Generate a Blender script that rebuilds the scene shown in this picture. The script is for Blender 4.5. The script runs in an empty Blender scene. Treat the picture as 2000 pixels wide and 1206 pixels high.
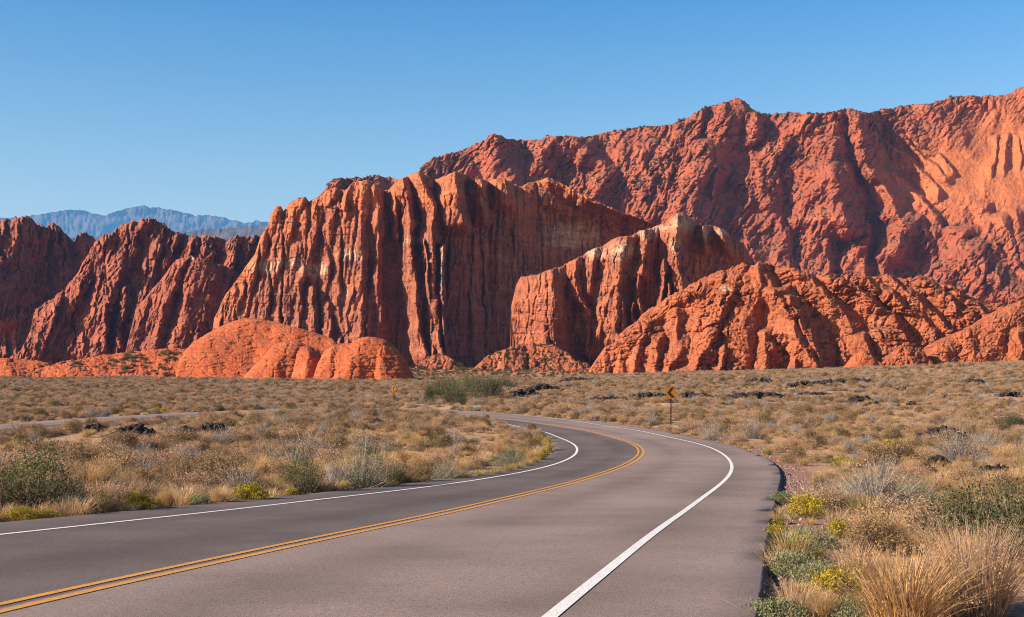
import bpy, math, random
import numpy as np

R = math.radians
sc = bpy.context.scene
COL = sc.collection
RNG = np.random.default_rng(11)
random.seed(11)

# ------------------------------------------------------------------ camera
F = 2300.0            # focal length in photograph pixels (2000 px wide)
CZ = 1.75             # lens height over the shoulder it stands on
HZ = 740.0            # row of the true horizon
cam_d = bpy.data.cameras.new('camera')
cam = bpy.data.objects.new('camera', cam_d)
COL.objects.link(cam)
cam.location = (0, 0, CZ)
cam.rotation_euler = (R(90), 0, 0)
cam_d.sensor_width = 36.0
cam_d.lens = 36.0 * F / 2000.0
cam_d.shift_y = (HZ - 603.0) / 2000.0
cam_d.clip_start = 0.2
cam_d.clip_end = 90000
sc.camera = cam

# ------------------------------------------------------------------ sky, sun, exposure
SUN_EL, SUN_AZ = R(25), R(247)           # azimuth clockwise from +Y (view direction)
world = bpy.data.worlds.new('World')
sc.world = world
world.use_nodes = True
wn = world.node_tree
wn.nodes.clear()
sky = wn.nodes.new('ShaderNodeTexSky')
sky.sky_type = 'NISHITA'
sky.sun_disc = False
sky.sun_elevation = SUN_EL
sky.sun_rotation = SUN_AZ
sky.altitude = 1000
sky.air_density = 1.0
sky.dust_density = 0.9
sky.ozone_density = 3.0
bg = wn.nodes.new('ShaderNodeBackground')
bg.inputs['Strength'].default_value = 0.08
wo = wn.nodes.new('ShaderNodeOutputWorld')
hsv = wn.nodes.new('ShaderNodeHueSaturation')
hsv.inputs['Saturation'].default_value = 1.2
wn.links.new(sky.outputs[0], hsv.inputs['Color'])
# clear desert air: paler low over the horizon, deeper blue above
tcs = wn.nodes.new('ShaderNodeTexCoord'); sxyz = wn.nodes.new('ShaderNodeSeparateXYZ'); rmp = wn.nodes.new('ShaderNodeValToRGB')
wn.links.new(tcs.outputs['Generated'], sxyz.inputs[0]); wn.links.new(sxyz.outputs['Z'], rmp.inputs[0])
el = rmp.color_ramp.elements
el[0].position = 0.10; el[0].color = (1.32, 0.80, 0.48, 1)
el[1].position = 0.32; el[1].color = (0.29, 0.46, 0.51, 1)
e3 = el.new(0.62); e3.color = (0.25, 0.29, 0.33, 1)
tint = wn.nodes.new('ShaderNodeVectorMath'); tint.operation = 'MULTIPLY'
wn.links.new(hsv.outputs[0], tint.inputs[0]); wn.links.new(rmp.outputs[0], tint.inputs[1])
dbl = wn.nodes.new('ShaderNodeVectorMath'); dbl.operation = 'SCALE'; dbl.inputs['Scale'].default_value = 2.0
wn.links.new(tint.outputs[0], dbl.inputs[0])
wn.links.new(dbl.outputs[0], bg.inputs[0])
wn.links.new(bg.outputs[0], wo.inputs[0])
sun_d = bpy.data.lights.new('sun', 'SUN')
sun_d.energy = 5.0
sun_d.angle = R(0.53)
sun_d.color = (1.0, 0.88, 0.72)
sun = bpy.data.objects.new('sun', sun_d)
COL.objects.link(sun)
# a sun lamp shines along its -Z
sun.rotation_euler = (R(90) - SUN_EL, 0, R(180) - SUN_AZ)
sc.view_settings.view_transform = 'Standard'
sc.view_settings.look = 'None'
sc.view_settings.exposure = 1.12
sc.view_settings.gamma = 1.0
sc.cycles.use_denoising = True
sc.cycles.filter_width = 1.05
sc.cycles.denoising_prefilter = 'NONE'
sc.cycles.max_bounces = 6
sc.cycles.diffuse_bounces = 1
sc.cycles.transparent_max_bounces = 8
sc.cycles.volume_bounces = 0

# ------------------------------------------------------------------ noise
def _h(ix, iy, seed):
    ix = ix.astype(np.int64).astype(np.uint32); iy = iy.astype(np.int64).astype(np.uint32)
    h = ix * np.uint32(374761393) + iy * np.uint32(668265263) + np.uint32((seed * 2246822519 + 97) & 0xffffffff)
    h = (h ^ (h >> np.uint32(13))) * np.uint32(1274126177)
    h = (h ^ (h >> np.uint32(16))) * np.uint32(2654435761)
    return (h ^ (h >> np.uint32(15))).astype(np.float64) / 4294967295.0

def perlin(x, y, seed=0):
    x, y = np.broadcast_arrays(np.asarray(x, float), np.asarray(y, float))
    x0 = np.floor(x); y0 = np.floor(y)
    fx = x - x0; fy = y - y0
    def g(i, j):
        a = _h(x0 + i, y0 + j, seed) * 2 * np.pi
        return np.cos(a) * (fx - i) + np.sin(a) * (fy - j)
    u = fx * fx * fx * (fx * (fx * 6 - 15) + 10); v = fy * fy * fy * (fy * (fy * 6 - 15) + 10)
    a = g(0, 0) * (1 - u) + g(1, 0) * u
    b = g(0, 1) * (1 - u) + g(1, 1) * u
    return (a * (1 - v) + b * v) * 1.5

def fbm(x, y, seed=0, octv=4, gain=0.5):
    s = 0; a = 1.0
    for k in range(octv):
        s = s + a * perlin(x * 2 ** k + 13.7 * k, y * 2 ** k + 7.3 * k, seed + k)
        a *= gain
    return s

def billow(x, y, seed=0):
    return np.abs(perlin(x, y, seed)) * 2.0

def worley(x, y, seed=0):
    x, y = np.broadcast_arrays(np.asarray(x, float), np.asarray(y, float))
    x0 = np.floor(x); y0 = np.floor(y)
    f1 = np.full(x.shape, 9.0); f2 = f1.copy(); cid = np.zeros(x.shape)
    for i in (-1, 0, 1):
        for j in (-1, 0, 1):
            cx = x0 + i; cy = y0 + j
            d = np.hypot(cx + 0.1 + 0.8 * _h(cx, cy, seed) - x, cy + 0.1 + 0.8 * _h(cx, cy, seed + 51) - y)
            near = d < f1
            f2 = np.where(near, f1, np.minimum(f2, d))
            cid = np.where(near, _h(cx, cy, seed + 77), cid)
            f1 = np.where(near, d, f1)
    return f1, f2, cid

def sstep(a, b, x):
    t = np.clip((np.asarray(x, float) - a) / (b - a), 0, 1)
    return t * t * (3 - 2 * t)

# ------------------------------------------------------------------ objects
def tag(o, label=None, cat=None, group=None, kind=None):
    if label: o['label'] = label
    if cat: o['category'] = cat
    if group: o['group'] = group
    if kind: o['kind'] = kind
    return o

def mesh_obj(name, verts, faces, mats=(), parent=None, smooth=True, matidx=None, attrs=None):
    me = bpy.data.meshes.new(name)
    verts = np.asarray(verts, np.float32)
    if isinstance(faces, np.ndarray):
        n, k = faces.shape
        me.vertices.add(len(verts)); me.vertices.foreach_set('co', verts.ravel())
        me.loops.add(n * k); me.loops.foreach_set('vertex_index', faces.astype(np.int32).ravel())
        me.polygons.add(n)
        me.polygons.foreach_set('loop_start', np.arange(0, n * k, k, dtype=np.int32))
        me.update(calc_edges=True)
    else:
        me.from_pydata([tuple(v) for v in verts.tolist()], [], faces)
        me.update()
    for m in (mats if isinstance(mats, (list, tuple)) else [mats]):
        me.materials.append(m)
    if matidx is not None:
        me.polygons.foreach_set('material_index', np.asarray(matidx, np.int32))
    if smooth:
        me.polygons.foreach_set('use_smooth', np.ones(len(me.polygons), bool))
    for k, v in (attrs or {}).items():
        a = me.attributes.new(k, 'FLOAT', 'POINT')
        a.data.foreach_set('value', np.asarray(v, np.float32).ravel())
    me.validate()
    o = bpy.data.objects.new(name, me)
    COL.objects.link(o)
    if parent: o.parent = parent
    return o

def grid_faces(nr, nc):
    i = np.arange(nr - 1)[:, None] * nc + np.arange(nc - 1)[None]
    i = i.ravel()
    return np.stack([i, i + 1, i + nc + 1, i + nc], 1)

# ------------------------------------------------------------------ materials
def new_mat(name):
    m = bpy.data.materials.new(name); m.use_nodes = True
    nt = m.node_tree; nt.nodes.clear()
    out = nt.nodes.new('ShaderNodeOutputMaterial')
    b = nt.nodes.new('ShaderNodeBsdfPrincipled')
    b.inputs['Roughness'].default_value = 0.9
    b.inputs['Specular IOR Level'].default_value = 0.15
    nt.links.new(b.outputs[0], out.inputs[0])
    return m, nt, b

class NT:
    def __init__(s, nt): s.nt = nt
    def n(s, t, **kw):
        nd = s.nt.nodes.new(t)
        for k, v in kw.items(): setattr(nd, k, v)
        return nd
    def l(s, a, b): s.nt.links.new(a, b)
    def pos(s, scale=(1, 1, 1)):
        g = s.n('ShaderNodeNewGeometry'); mp = s.n('ShaderNodeMapping')
        mp.inputs['Scale'].default_value = scale
        s.l(g.outputs['Position'], mp.inputs['Vector']); return mp.outputs[0]
    def obj(s, scale=(1, 1, 1)):
        g = s.n('ShaderNodeTexCoord'); mp = s.n('ShaderNodeMapping')
        mp.inputs['Scale'].default_value = scale
        s.l(g.outputs['Object'], mp.inputs['Vector']); return mp.outputs[0]
    def noise(s, vec, scale, detail=4, rough=0.55, dist=0.0):
        t = s.n('ShaderNodeTexNoise')
        t.inputs['Scale'].default_value = scale; t.inputs['Detail'].default_value = detail
        t.inputs['Roughness'].default_value = rough; t.inputs['Distortion'].default_value = dist
        s.l(vec, t.inputs['Vector']); return t.outputs['Fac']
    def ramp(s, fac, stops):
        r = s.n('ShaderNodeValToRGB'); e = r.color_ramp.elements
        while len(e) < len(stops): e.new(0.5)
        for el, (p, c) in zip(e, stops):
            el.position = p
            el.color = (c, c, c, 1) if not isinstance(c, (tuple, list)) else (*c, 1)
        s.l(fac, r.inputs[0]); return r.outputs[0]
    def mix(s, fac, a, b, mode='MIX'):
        m = s.n('ShaderNodeMix', data_type='RGBA', blend_type=mode)
        for sock, v in ((m.inputs[0], fac), (m.inputs[6], a), (m.inputs[7], b)):
            if hasattr(v, 'is_linked'): s.l(v, sock)
            elif isinstance(v, (tuple, list)): sock.default_value = (*v, 1)
            else: sock.default_value = v
        return m.outputs[2]
    def math(s, op, a, b=0.0):
        m = s.n('ShaderNodeMath', operation=op)
        for sock, v in ((m.inputs[0], a), (m.inputs[1], b)):
            if hasattr(v, 'is_linked'): s.l(v, sock)
            else: sock.default_value = v
        return m.outputs[0]
    def attr(s, name):
        a = s.n('ShaderNodeAttribute'); a.attribute_name = name; return a.outputs['Fac']
    def bump(s, h, dist, strength, b):
        m = s.n('ShaderNodeBump'); m.inputs['Distance'].default_value = dist; m.inputs['Strength'].default_value = strength
        s.l(h, m.inputs['Height']); s.l(m.outputs[0], b.inputs['Normal'])

def rock_mat(name, c1, c2, dark, pm, varnish=0.5, strata=0.35, pale=(0.52, 0.36, 0.25)):
    """sandstone; pm = metres that one photograph pixel covers at its distance"""
    m, nt, b = new_mat(name); t = NT(nt)
    p = t.pos()
    big = t.noise(p, 0.02 / pm, 4)
    col = t.mix(t.ramp(big, [(0.35, 0.0), (0.65, 1.0)]), c1, c2)
    col = t.mix(t.ramp(t.noise(t.pos((0.02 / pm, 0.02 / pm, 0.05 / pm)), 1.0, 5, 0.65), [(0.50, 0.0), (0.68, 0.55)]), col, (0.43, 0.19, 0.105))
    col = t.mix(t.ramp(t.noise(t.pos((0.035 / pm, 0.035 / pm, 0.03 / pm)), 1.0, 5, 0.65, 1.0), [(0.54, 0.0), (0.72, 0.6)]), col, (0.17, 0.085, 0.07))
    # bedding bands, tilted a little
    pb = t.pos((0.012 / pm, 0.012 / pm, 0.20 / pm))
    band = t.ramp(t.noise(pb, 1.0, 5, 0.6), [(0.38, 0.0), (0.62, 1.0)])
    col = t.mix(t.math('MULTIPLY', band, strata), col, dark)
    col = t.mix(t.attr('tone'), col, t.mix(t.math('MULTIPLY', band, 0.5), (0.56, 0.175, 0.062), (0.43, 0.122, 0.048)))
    # pale bleached layer
    pl = t.math('MULTIPLY', t.attr('pale'), t.ramp(t.noise(t.pos((0.03 / pm, 0.03 / pm, 0.15 / pm)), 1.0, 5, 0.65), [(0.30, 0.1), (0.60, 1.0)]))
    col = t.mix(pl, col, pale)
    # desert varnish running down the walls
    ps = t.pos((0.16 / pm, 0.16 / pm, 0.010 / pm))
    vs = t.ramp(t.noise(ps, 1.0, 4, 0.6), [(0.44, 0.0), (0.62, 1.0)])
    vs = t.math('MULTIPLY', vs, t.ramp(t.noise(p, 0.012 / pm, 3), [(0.36, 0.15), (0.56, 1.0)]))
    vs = t.math('MULTIPLY', vs, varnish)
    col = t.mix(vs, col, (0.085, 0.036, 0.032))
    sp = t.noise(p, 0.45 / pm, 5, 0.7)
    col = t.mix(t.ramp(sp, [(0.3, 0.55), (0.5, 0.0), (0.75, 0.0)]), col, dark)
    nt.links.new(col, b.inputs['Base Color'])
    hb = t.math('ADD', t.noise(p, 0.22 / pm, 6, 0.68), t.math('MULTIPLY', t.noise(t.pos((0.05 / pm, 0.05 / pm, 0.5 / pm)), 1.0, 4, 0.6), 0.5))
    t.bump(hb, 3.6 * pm, 1.0, b)
    return m

def plant_mat(name, cols, trans=0.25, rough=0.8):
    """cols: list of colours a plant may have, from plant to plant and within the plant"""
    m, nt, b = new_mat(name); t = NT(nt)
    oi = t.n('ShaderNodeObjectInfo')
    n = len(cols)
    base = t.ramp(oi.outputs['Random'], [(k / max(1, n - 1), c) for k, c in enumerate(cols)])
    nz = t.noise(t.pos(), 9.0, 3)
    col = t.mix(t.ramp(nz, [(0.35, 0.5), (0.6, 0.0)]), base, tuple(0.55 * v for v in cols[0]))
    col = t.mix(t.ramp(t.noise(t.pos(), 4.0, 2), [(0.5, 0.0), (0.75, 0.45)]), col, tuple(min(1, 1.5 * v) for v in cols[-1]))
    nt.links.new(col, b.inputs['Base Color'])
    b.inputs['Roughness'].default_value = rough
    tr = t.n('ShaderNodeBsdfTranslucent'); nt.links.new(col, tr.inputs[0])
    mx = t.n('ShaderNodeMixShader'); mx.inputs[0].default_value = trans
    out = [q for q in nt.nodes if q.type == 'OUTPUT_MATERIAL'][0]
    nt.links.new(b.outputs[0], mx.inputs[1]); nt.links.new(tr.outputs[0], mx.inputs[2]); nt.links.new(mx.outputs[0], out.inputs[0])
    return m

# ------------------------------------------------------------------ ground level
_Y = np.array([-400, -60, 0, 9, 13, 22, 33, 42, 54, 71, 100, 150, 220, 300, 450, 600, 800, 1000, 1500, 3000, 90000.0])
_H = np.array([0.0, 0.9, 1.6, 1.8, 2.0, 2.5, 3.0, 3.25, 3.5, 3.7, 3.9, 4.0, 3.9, 3.4, 1.9, 0.4, -4, -9, -14, -16, -16.0])
_s = np.linspace(-math.asinh(400 / 20), math.asinh(90000 / 20), 6000)
_hh = np.interp(20 * np.sinh(_s), _Y, _H)
_k = np.hanning(161); _k /= _k.sum()
_hh = np.convolve(np.pad(_hh, 80, mode='edge'), _k, mode='valid')

def ground_z(X, Y):
    X = np.asarray(X, float); Y = np.asarray(Y, float)
    h = np.interp(np.arcsinh(Y / 20), _s, _hh)
    Yc = np.maximum(Y, 5)
    px = X / Yc * F
    rise = sstep(90, 430, Y) * np.clip((px - 40) / 960, 0, 1.4) * 7.2
    return CZ - h + rise * (1 - sstep(1500, 4000, Y))

def to_ground(x, y, dmin=5.0, dmax=1500.0):
    """where the line of sight through a photograph pixel meets the ground"""
    d = np.exp(np.linspace(math.log(dmin), math.log(dmax), 4000))
    gap = CZ + (HZ - y) * d / F - ground_z((x - 1000) * d / F, d)
    k = np.nonzero(gap <= 0)[0]
    if len(k) == 0: return None
    k = k[0]
    if k == 0: dd = d[0]
    else: dd = d[k - 1] + (d[k] - d[k - 1]) * gap[k - 1] / (gap[k - 1] - gap[k])
    X = (x - 1000) * dd / F
    return X, dd, float(ground_z(X, dd))

# ------------------------------------------------------------------ road line
yel_px = [(0, 1196), (225, 1146), (450, 1093), (670, 1045), (893, 998), (1089, 951), (1189, 923.5), (1238, 903), (1256, 886), (1250, 873), (1226, 863),
          (1152, 843), (1041, 826), (950, 815.5), (880, 808.5), (820, 803.6), (770, 801.0), (700, 799.6), (600, 800.6), (450, 806), (300, 814.5), (150, 826), (0, 838), (-150, 852)]
inn_px = [(0, 1044), (300, 1014), (560, 984.6), (930, 941), (1041, 922.5), (1093, 907), (1120.5, 893), (1123.5, 878), (1107.6, 863), (1078, 850), (1004, 832.5), (936, 820)]
out_px = [(1090, 1206), (1200, 1105), (1300, 1022), (1400, 958), (1418, 940), (1430, 922), (1428.5, 910), (1418, 895), (1400, 881.5), (1300, 854), (1152, 828), (1041, 813), (936, 805.5)]
ein_px = [(0, 1018), (114, 1011), (210, 1001), (330, 992), (600, 967), (767, 950), (930, 930), (1022, 913), (1070, 895), (1081, 880), (1070, 862), (1004, 828), (908, 815)]
eout_px = [(1472, 1206), (1478, 1120), (1490, 1057), (1506, 1015), (1516, 980), (1524, 945), (1520, 915), (1499, 897), (1454, 879), (1400, 865), (1300, 845), (1152, 822)]
def plan(px):
    return np.array([to_ground(x, y)[:2] for x, y in px])
def smooth_path(P, step=0.5, win=9):
    t = np.r_[0, np.cumsum(np.hypot(*np.diff(P, axis=0).T))]
    s = np.arange(0, t[-1], step)
    # Catmull-like smoothing: dense linear + repeated box blur with fixed ends
    Q = np.c_[np.interp(s, t, P[:, 0]), np.interp(s, t, P[:, 1])]
    for _ in range(3):
        K = np.ones(win) / win
        for c in (0, 1):
            a = np.pad(Q[:, c], win // 2, mode='reflect', reflect_type='odd')
            Q[:, c] = np.convolve(a, K, mode='valid')
    return Q
_y = plan(yel_px)
_t0 = (_y[1] - _y[0]) / np.hypot(*(_y[1] - _y[0]))
_t1 = (_y[-1] - _y[-3]) / np.hypot(*(_y[-1] - _y[-3]))
_y = np.vstack([[_y[0] - _t0 * 60], _y, [_y[-1] + _t1 * 150]])
CL = smooth_path(_y, 0.25, 27)
CS = np.r_[0, np.cumsum(np.hypot(*np.diff(CL, axis=0).T))]
_tan = np.gradient(CL, axis=0); _tan /= np.hypot(_tan[:, 0], _tan[:, 1])[:, None]
CN = np.c_[_tan[:, 1], -_tan[:, 0]]            # to the right of travel (outside of the bend)
def offsets(px, sign, far):
    P = plan(px); S = []
    for p in P:
        d = np.hypot(*(CL - p).T); k = int(np.argmin(d[:int(330 / 0.25)])); S.append((CS[k], d[k]))
    S = sorted(S)
    s = np.array([a for a, _ in S]); o = np.array([b for _, b in S])
    s = np.r_[0, max(s[0] - 12, 0.1), s, s[-1] + 35, CS[-1]]; o = np.r_[o[0], o[0], o, far, far]
    w = np.interp(CS, s, o)
    K = np.ones(61) / 61
    for _ in range(2): w = np.convolve(np.pad(w, 30, mode='edge'), K, mode='valid')
    return sign * w
O_EI, O_WI, O_WO, O_EO = offsets(ein_px, -1, 4.3), offsets(inn_px, -1, 3.5), offsets(out_px, 1, 3.5), offsets(eout_px, 1, 4.9)
O_EI = np.minimum(O_EI, O_WI - 0.35); O_EO = np.maximum(O_EO, O_WO + 0.5)

def road_dist(X, Y):
    """signed gap to the pavement: negative on it; also +1 outside / -1 inside the bend"""
    X = np.asarray(X, float).ravel(); Y = np.asarray(Y, float).ravel()
    out = np.full(len(X), 99.0); side = np.ones(len(X))
    cl = CL[::4]; cn = CN[::4]; ei = O_EI[::4]; eo = O_EO[::4]
    lo = cl.min(0) - 30; hi = cl.max(0) + 30
    idx = np.nonzero((X > lo[0]) & (X < hi[0]) & (Y > lo[1]) & (Y < hi[1]))[0]
    for a in range(0, len(idx), 4000):
        k = idx[a:a + 4000]
        dx = X[k][:, None] - cl[None, :, 0]; dy = Y[k][:, None] - cl[None, :, 1]
        d2 = dx * dx + dy * dy
        j = np.argmin(d2, 1)
        r = np.arange(len(k))
        lat = dx[r, j] * cn[j, 0] + dy[r, j] * cn[j, 1]
        d = np.sqrt(d2[r, j])
        s = np.where(lat >= 0, 1, -1)
        out[k] = np.where(s > 0, d - eo[j], d + ei[j]); side[k] = s
    return out, side

# ------------------------------------------------------------------ ground sheet
xs = np.unique(np.round(np.concatenate([
    np.arange(-45, 45.1, 0.55), np.sign(np.linspace(-1, 1, 601)) * (45 + (np.abs(np.linspace(-1, 1, 601)) ** 2.2) * 640),
    np.array([-40000, -20000, -9000, -5000, -3000, -2000, -1400, -1000, 1000, 1400, 2000, 3000, 5000, 9000, 20000, 40000.0])]), 3))
ys = np.unique(np.round(np.concatenate([
    np.array([-400, -200, -100, -50, -25, -12, 0.0]), np.arange(3, 60, 0.45), 60 + np.cumsum(np.linspace(0.5, 6, 260)),
    np.array([1000, 1200, 1500, 2000, 3000, 5000, 9000, 16000, 26000, 40000.0])]), 3))
GX, GY = np.meshgrid(xs, ys)
GZ = ground_z(GX, GY)
RD, RS = road_dist(GX, GY); RD = RD.reshape(GX.shape); RS = RS.reshape(GX.shape)
rough = sstep(0.3, 4.0, RD) * (1 - sstep(900, 1500, GY))
GZ = GZ + rough * (0.10 * fbm(GX / 2.3, GY / 2.3, 3, 3) + 0.28 * fbm(GX / 14, GY / 14, 5, 3) * sstep(1, 9, RD) + 0.5 * sstep(60, 200, GY) * fbm(GX / 45, GY / 60, 8, 2) * sstep(4, 30, RD))
drop = np.where(RS > 0, 0.085, 0.06)
GZ = GZ - np.where(RD < 0.12, drop + 0.02, drop * (1 - sstep(0.12, 3.5, RD)))
shoulder = (1 - sstep(0.5, 2.6, RD + 0.8 * perlin(GX / 1.7, GY / 1.7, 21))) * np.where(RS > 0, 1.0, 0.5)

m, nt, b = new_mat('desert_soil'); t = NT(nt)
p = t.pos()
col = t.mix(t.ramp(t.noise(p, 0.35, 5), [(0.35, 0.0), (0.65, 1.0)]), (0.44, 0.255, 0.145), (0.33, 0.175, 0.095))
col = t.mix(t.ramp(t.noise(p, 0.03, 3), [(0.4, 0.0), (0.65, 0.6)]), col, (0.48, 0.30, 0.18))
grav = t.n('ShaderNodeTexVoronoi'); grav.inputs['Scale'].default_value = 14; t.l(p, grav.inputs['Vector'])
gcol = t.mix(t.ramp(grav.outputs['Color'], [(0.2, 0.0), (0.8, 1.0)]), (0.15, 0.075, 0.055), (0.36, 0.20, 0.155))
col = t.mix(t.attr('shoulder'), col, gcol)
red = t.ramp(t.attr('redsoil'), [(0.0, 0.0), (1.0, 0.85)])
col = t.mix(red, col, (0.42, 0.14, 0.06))
col = t.mix(t.ramp(t.noise(p, 5, 4, 0.7), [(0.3, 0.5), (0.5, 0.0)]), col, (0.13, 0.075, 0.05))
nt.links.new(col, b.inputs['Base Color'])
t.bump(t.math('ADD', t.noise(p, 9, 5, 0.7), t.math('MULTIPLY', grav.outputs['Distance'], 0.6)), 0.05, 0.8, b)
M_SOIL = m
redsoil = sstep(480, 640, GY) * (1 - sstep(3000, 6000, GY))
g = mesh_obj('ground', np.stack([GX, GY, GZ], -1).reshape(-1, 3), grid_faces(*GX.shape), M_SOIL, attrs={'shoulder': shoulder, 'redsoil': redsoil})
tag(g, kind='structure')

def surf_z(X, Y):
    """height of the built ground sheet"""
    X = np.atleast_1d(np.asarray(X, float)); Y = np.atleast_1d(np.asarray(Y, float))
    i = np.clip(np.searchsorted(xs, X) - 1, 0, len(xs) - 2); j = np.clip(np.searchsorted(ys, Y) - 1, 0, len(ys) - 2)
    u = (X - xs[i]) / (xs[i + 1] - xs[i]); v = (Y - ys[j]) / (ys[j + 1] - ys[j])
    return (GZ[j, i] * (1 - u) * (1 - v) + GZ[j, i + 1] * u * (1 - v) + GZ[j + 1, i] * (1 - u) * v + GZ[j + 1, i + 1] * u * v)

# ------------------------------------------------------------------ road
def asphalt(name, c1, c2):
    m, nt, b = new_mat(name); t = NT(nt); p = t.pos()
    v = t.n('ShaderNodeTexVoronoi'); v.inputs['Scale'].default_value = 110; t.l(p, v.inputs['Vector'])
    col = t.mix(t.ramp(v.outputs['Color'], [(0.15, 0.0), (0.85, 1.0)]), c1, c2)
    # tracks worn by the wheels, along the lane
    tr = t.attr('track')
    col = t.mix(t.math('MULTIPLY', tr, 0.45), col, tuple(0.62 * q for q in c1))
    col = t.mix(t.ramp(t.noise(p, 0.5, 4, 0.6), [(0.38, 0.0), (0.68, 0.5)]), col, tuple(0.75 * q for q in c1))
    col = t.mix(t.ramp(t.noise(p, 0.11, 4, 0.6), [(0.45, 0.0), (0.62, 0.35)]), col, tuple(1.05 * q for q in c2))
    col = t.mix(t.ramp(t.noise(p, 24, 3, 0.7), [(0.3, 0.45), (0.5, 0.0)]), col, tuple(0.35 * q for q in c1))
    col = t.mix(t.attr('edge'), col, (0.085, 0.062, 0.055))
    nt.links.new(col, b.inputs['Base Color'])
    b.inputs['Roughness'].default_value = 0.85
    t.bump(v.outputs['Distance'], 0.004, 0.6, b)
    return m
def strip(name, o0, o1, lift, mat, n=2, kind='structure', s0=0, attr=False, skirt=0):
    K = slice(s0, None)
    rows = []; tr = []; ed = []
    fr = np.linspace(0, 1, n)
    for f_ in fr:
        w = o0[K] * (1 - f_) + o1[K] * f_
        P = CL[K] + CN[K] * w[:, None]
        z = ground_z(P[:, 0], P[:, 1]) + lift
        rows.append(np.c_[P, z])
        mid = np.abs(f_ - 0.5)
        tr.append(np.full(len(P), math.exp(-((mid - 0.24) / 0.10) ** 2))); ed.append(np.zeros(len(P)))
    if skirt:
        w = (o1[K] if skirt > 0 else o0[K]); jag = 0.02 * perlin(CS[K] / 0.6, 0, 4) + 0.03 * perlin(CS[K] / 1.9, 0, 9)
        for k, (dx, dz) in enumerate(((0.02, -0.008), (0.06, -0.05), (0.10, -0.30))):
            P = CL[K] + CN[K] * (w + np.sign(skirt) * (dx + jag))[:, None]
            z = ground_z(P[:, 0], P[:, 1]) + lift + dz
            r = np.c_[P, z]
            if skirt > 0: rows.append(r); tr.append(np.zeros(len(P))); ed.append(np.full(len(P), min(1, 0.5 + k * 0.5)))
            else: rows.insert(0, r); tr.insert(0, np.zeros(len(P))); ed.insert(0, np.full(len(P), min(1, 0.5 + k * 0.5)))
    V = np.stack(rows, 0)
    fa = grid_faces(V.shape[0], V.shape[1])
    if attr: at = {'track': np.array(tr), 'edge': np.array(ed)}
    else: at = None
    o = mesh_obj(name, V.reshape(-1, 3), fa, mat, attrs=at, smooth=False)
    return tag(o, kind=kind)
Z0 = np.zeros(len(CL))
M_LANE_D = asphalt('asphalt_dark', (0.098, 0.074, 0.068), (0.190, 0.145, 0.132))
M_LANE_L = asphalt('asphalt_light', (0.185, 0.130, 0.112), (0.345, 0.248, 0.215))
strip('road', O_EI, Z0, 0.02, M_LANE_D, 15, attr=True, skirt=-1)
strip('road', Z0, O_EO, 0.02, M_LANE_L, 17, attr=True, skirt=1)
def paint(name, c, wear):
    m, nt, b = new_mat(name); t = NT(nt); p = t.pos()
    col = t.mix(t.ramp(t.noise(p, 30, 4, 0.7), [(0.34, wear), (0.52, 0.0)]), c, (0.16, 0.12, 0.11))
    col = t.mix(t.ramp(t.noise(p, 1.2, 3, 0.6), [(0.4, 0.0), (0.8, 0.3)]), col, tuple(0.6 * q for q in c))
    nt.links.new(col, b.inputs['Base Color']); b.inputs['Roughness'].default_value = 0.7
    return m
M_WHITE = paint('white_paint', (0.74, 0.70, 0.68), 0.5)
M_YEL = paint('yellow_paint', (0.62, 0.27, 0.045), 0.7)
strip('road_marking', O_WI - 0.06, O_WI + 0.06, 0.026, M_WHITE, 2)
strip('road_marking', O_WO - 0.06, O_WO + 0.06, 0.026, M_WHITE, 2)
strip('road_marking', Z0 - 0.175, Z0 - 0.070, 0.026, M_YEL, 2)
strip('road_marking', Z0 + 0.070, Z0 + 0.175, 0.026, M_YEL, 2)

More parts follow.
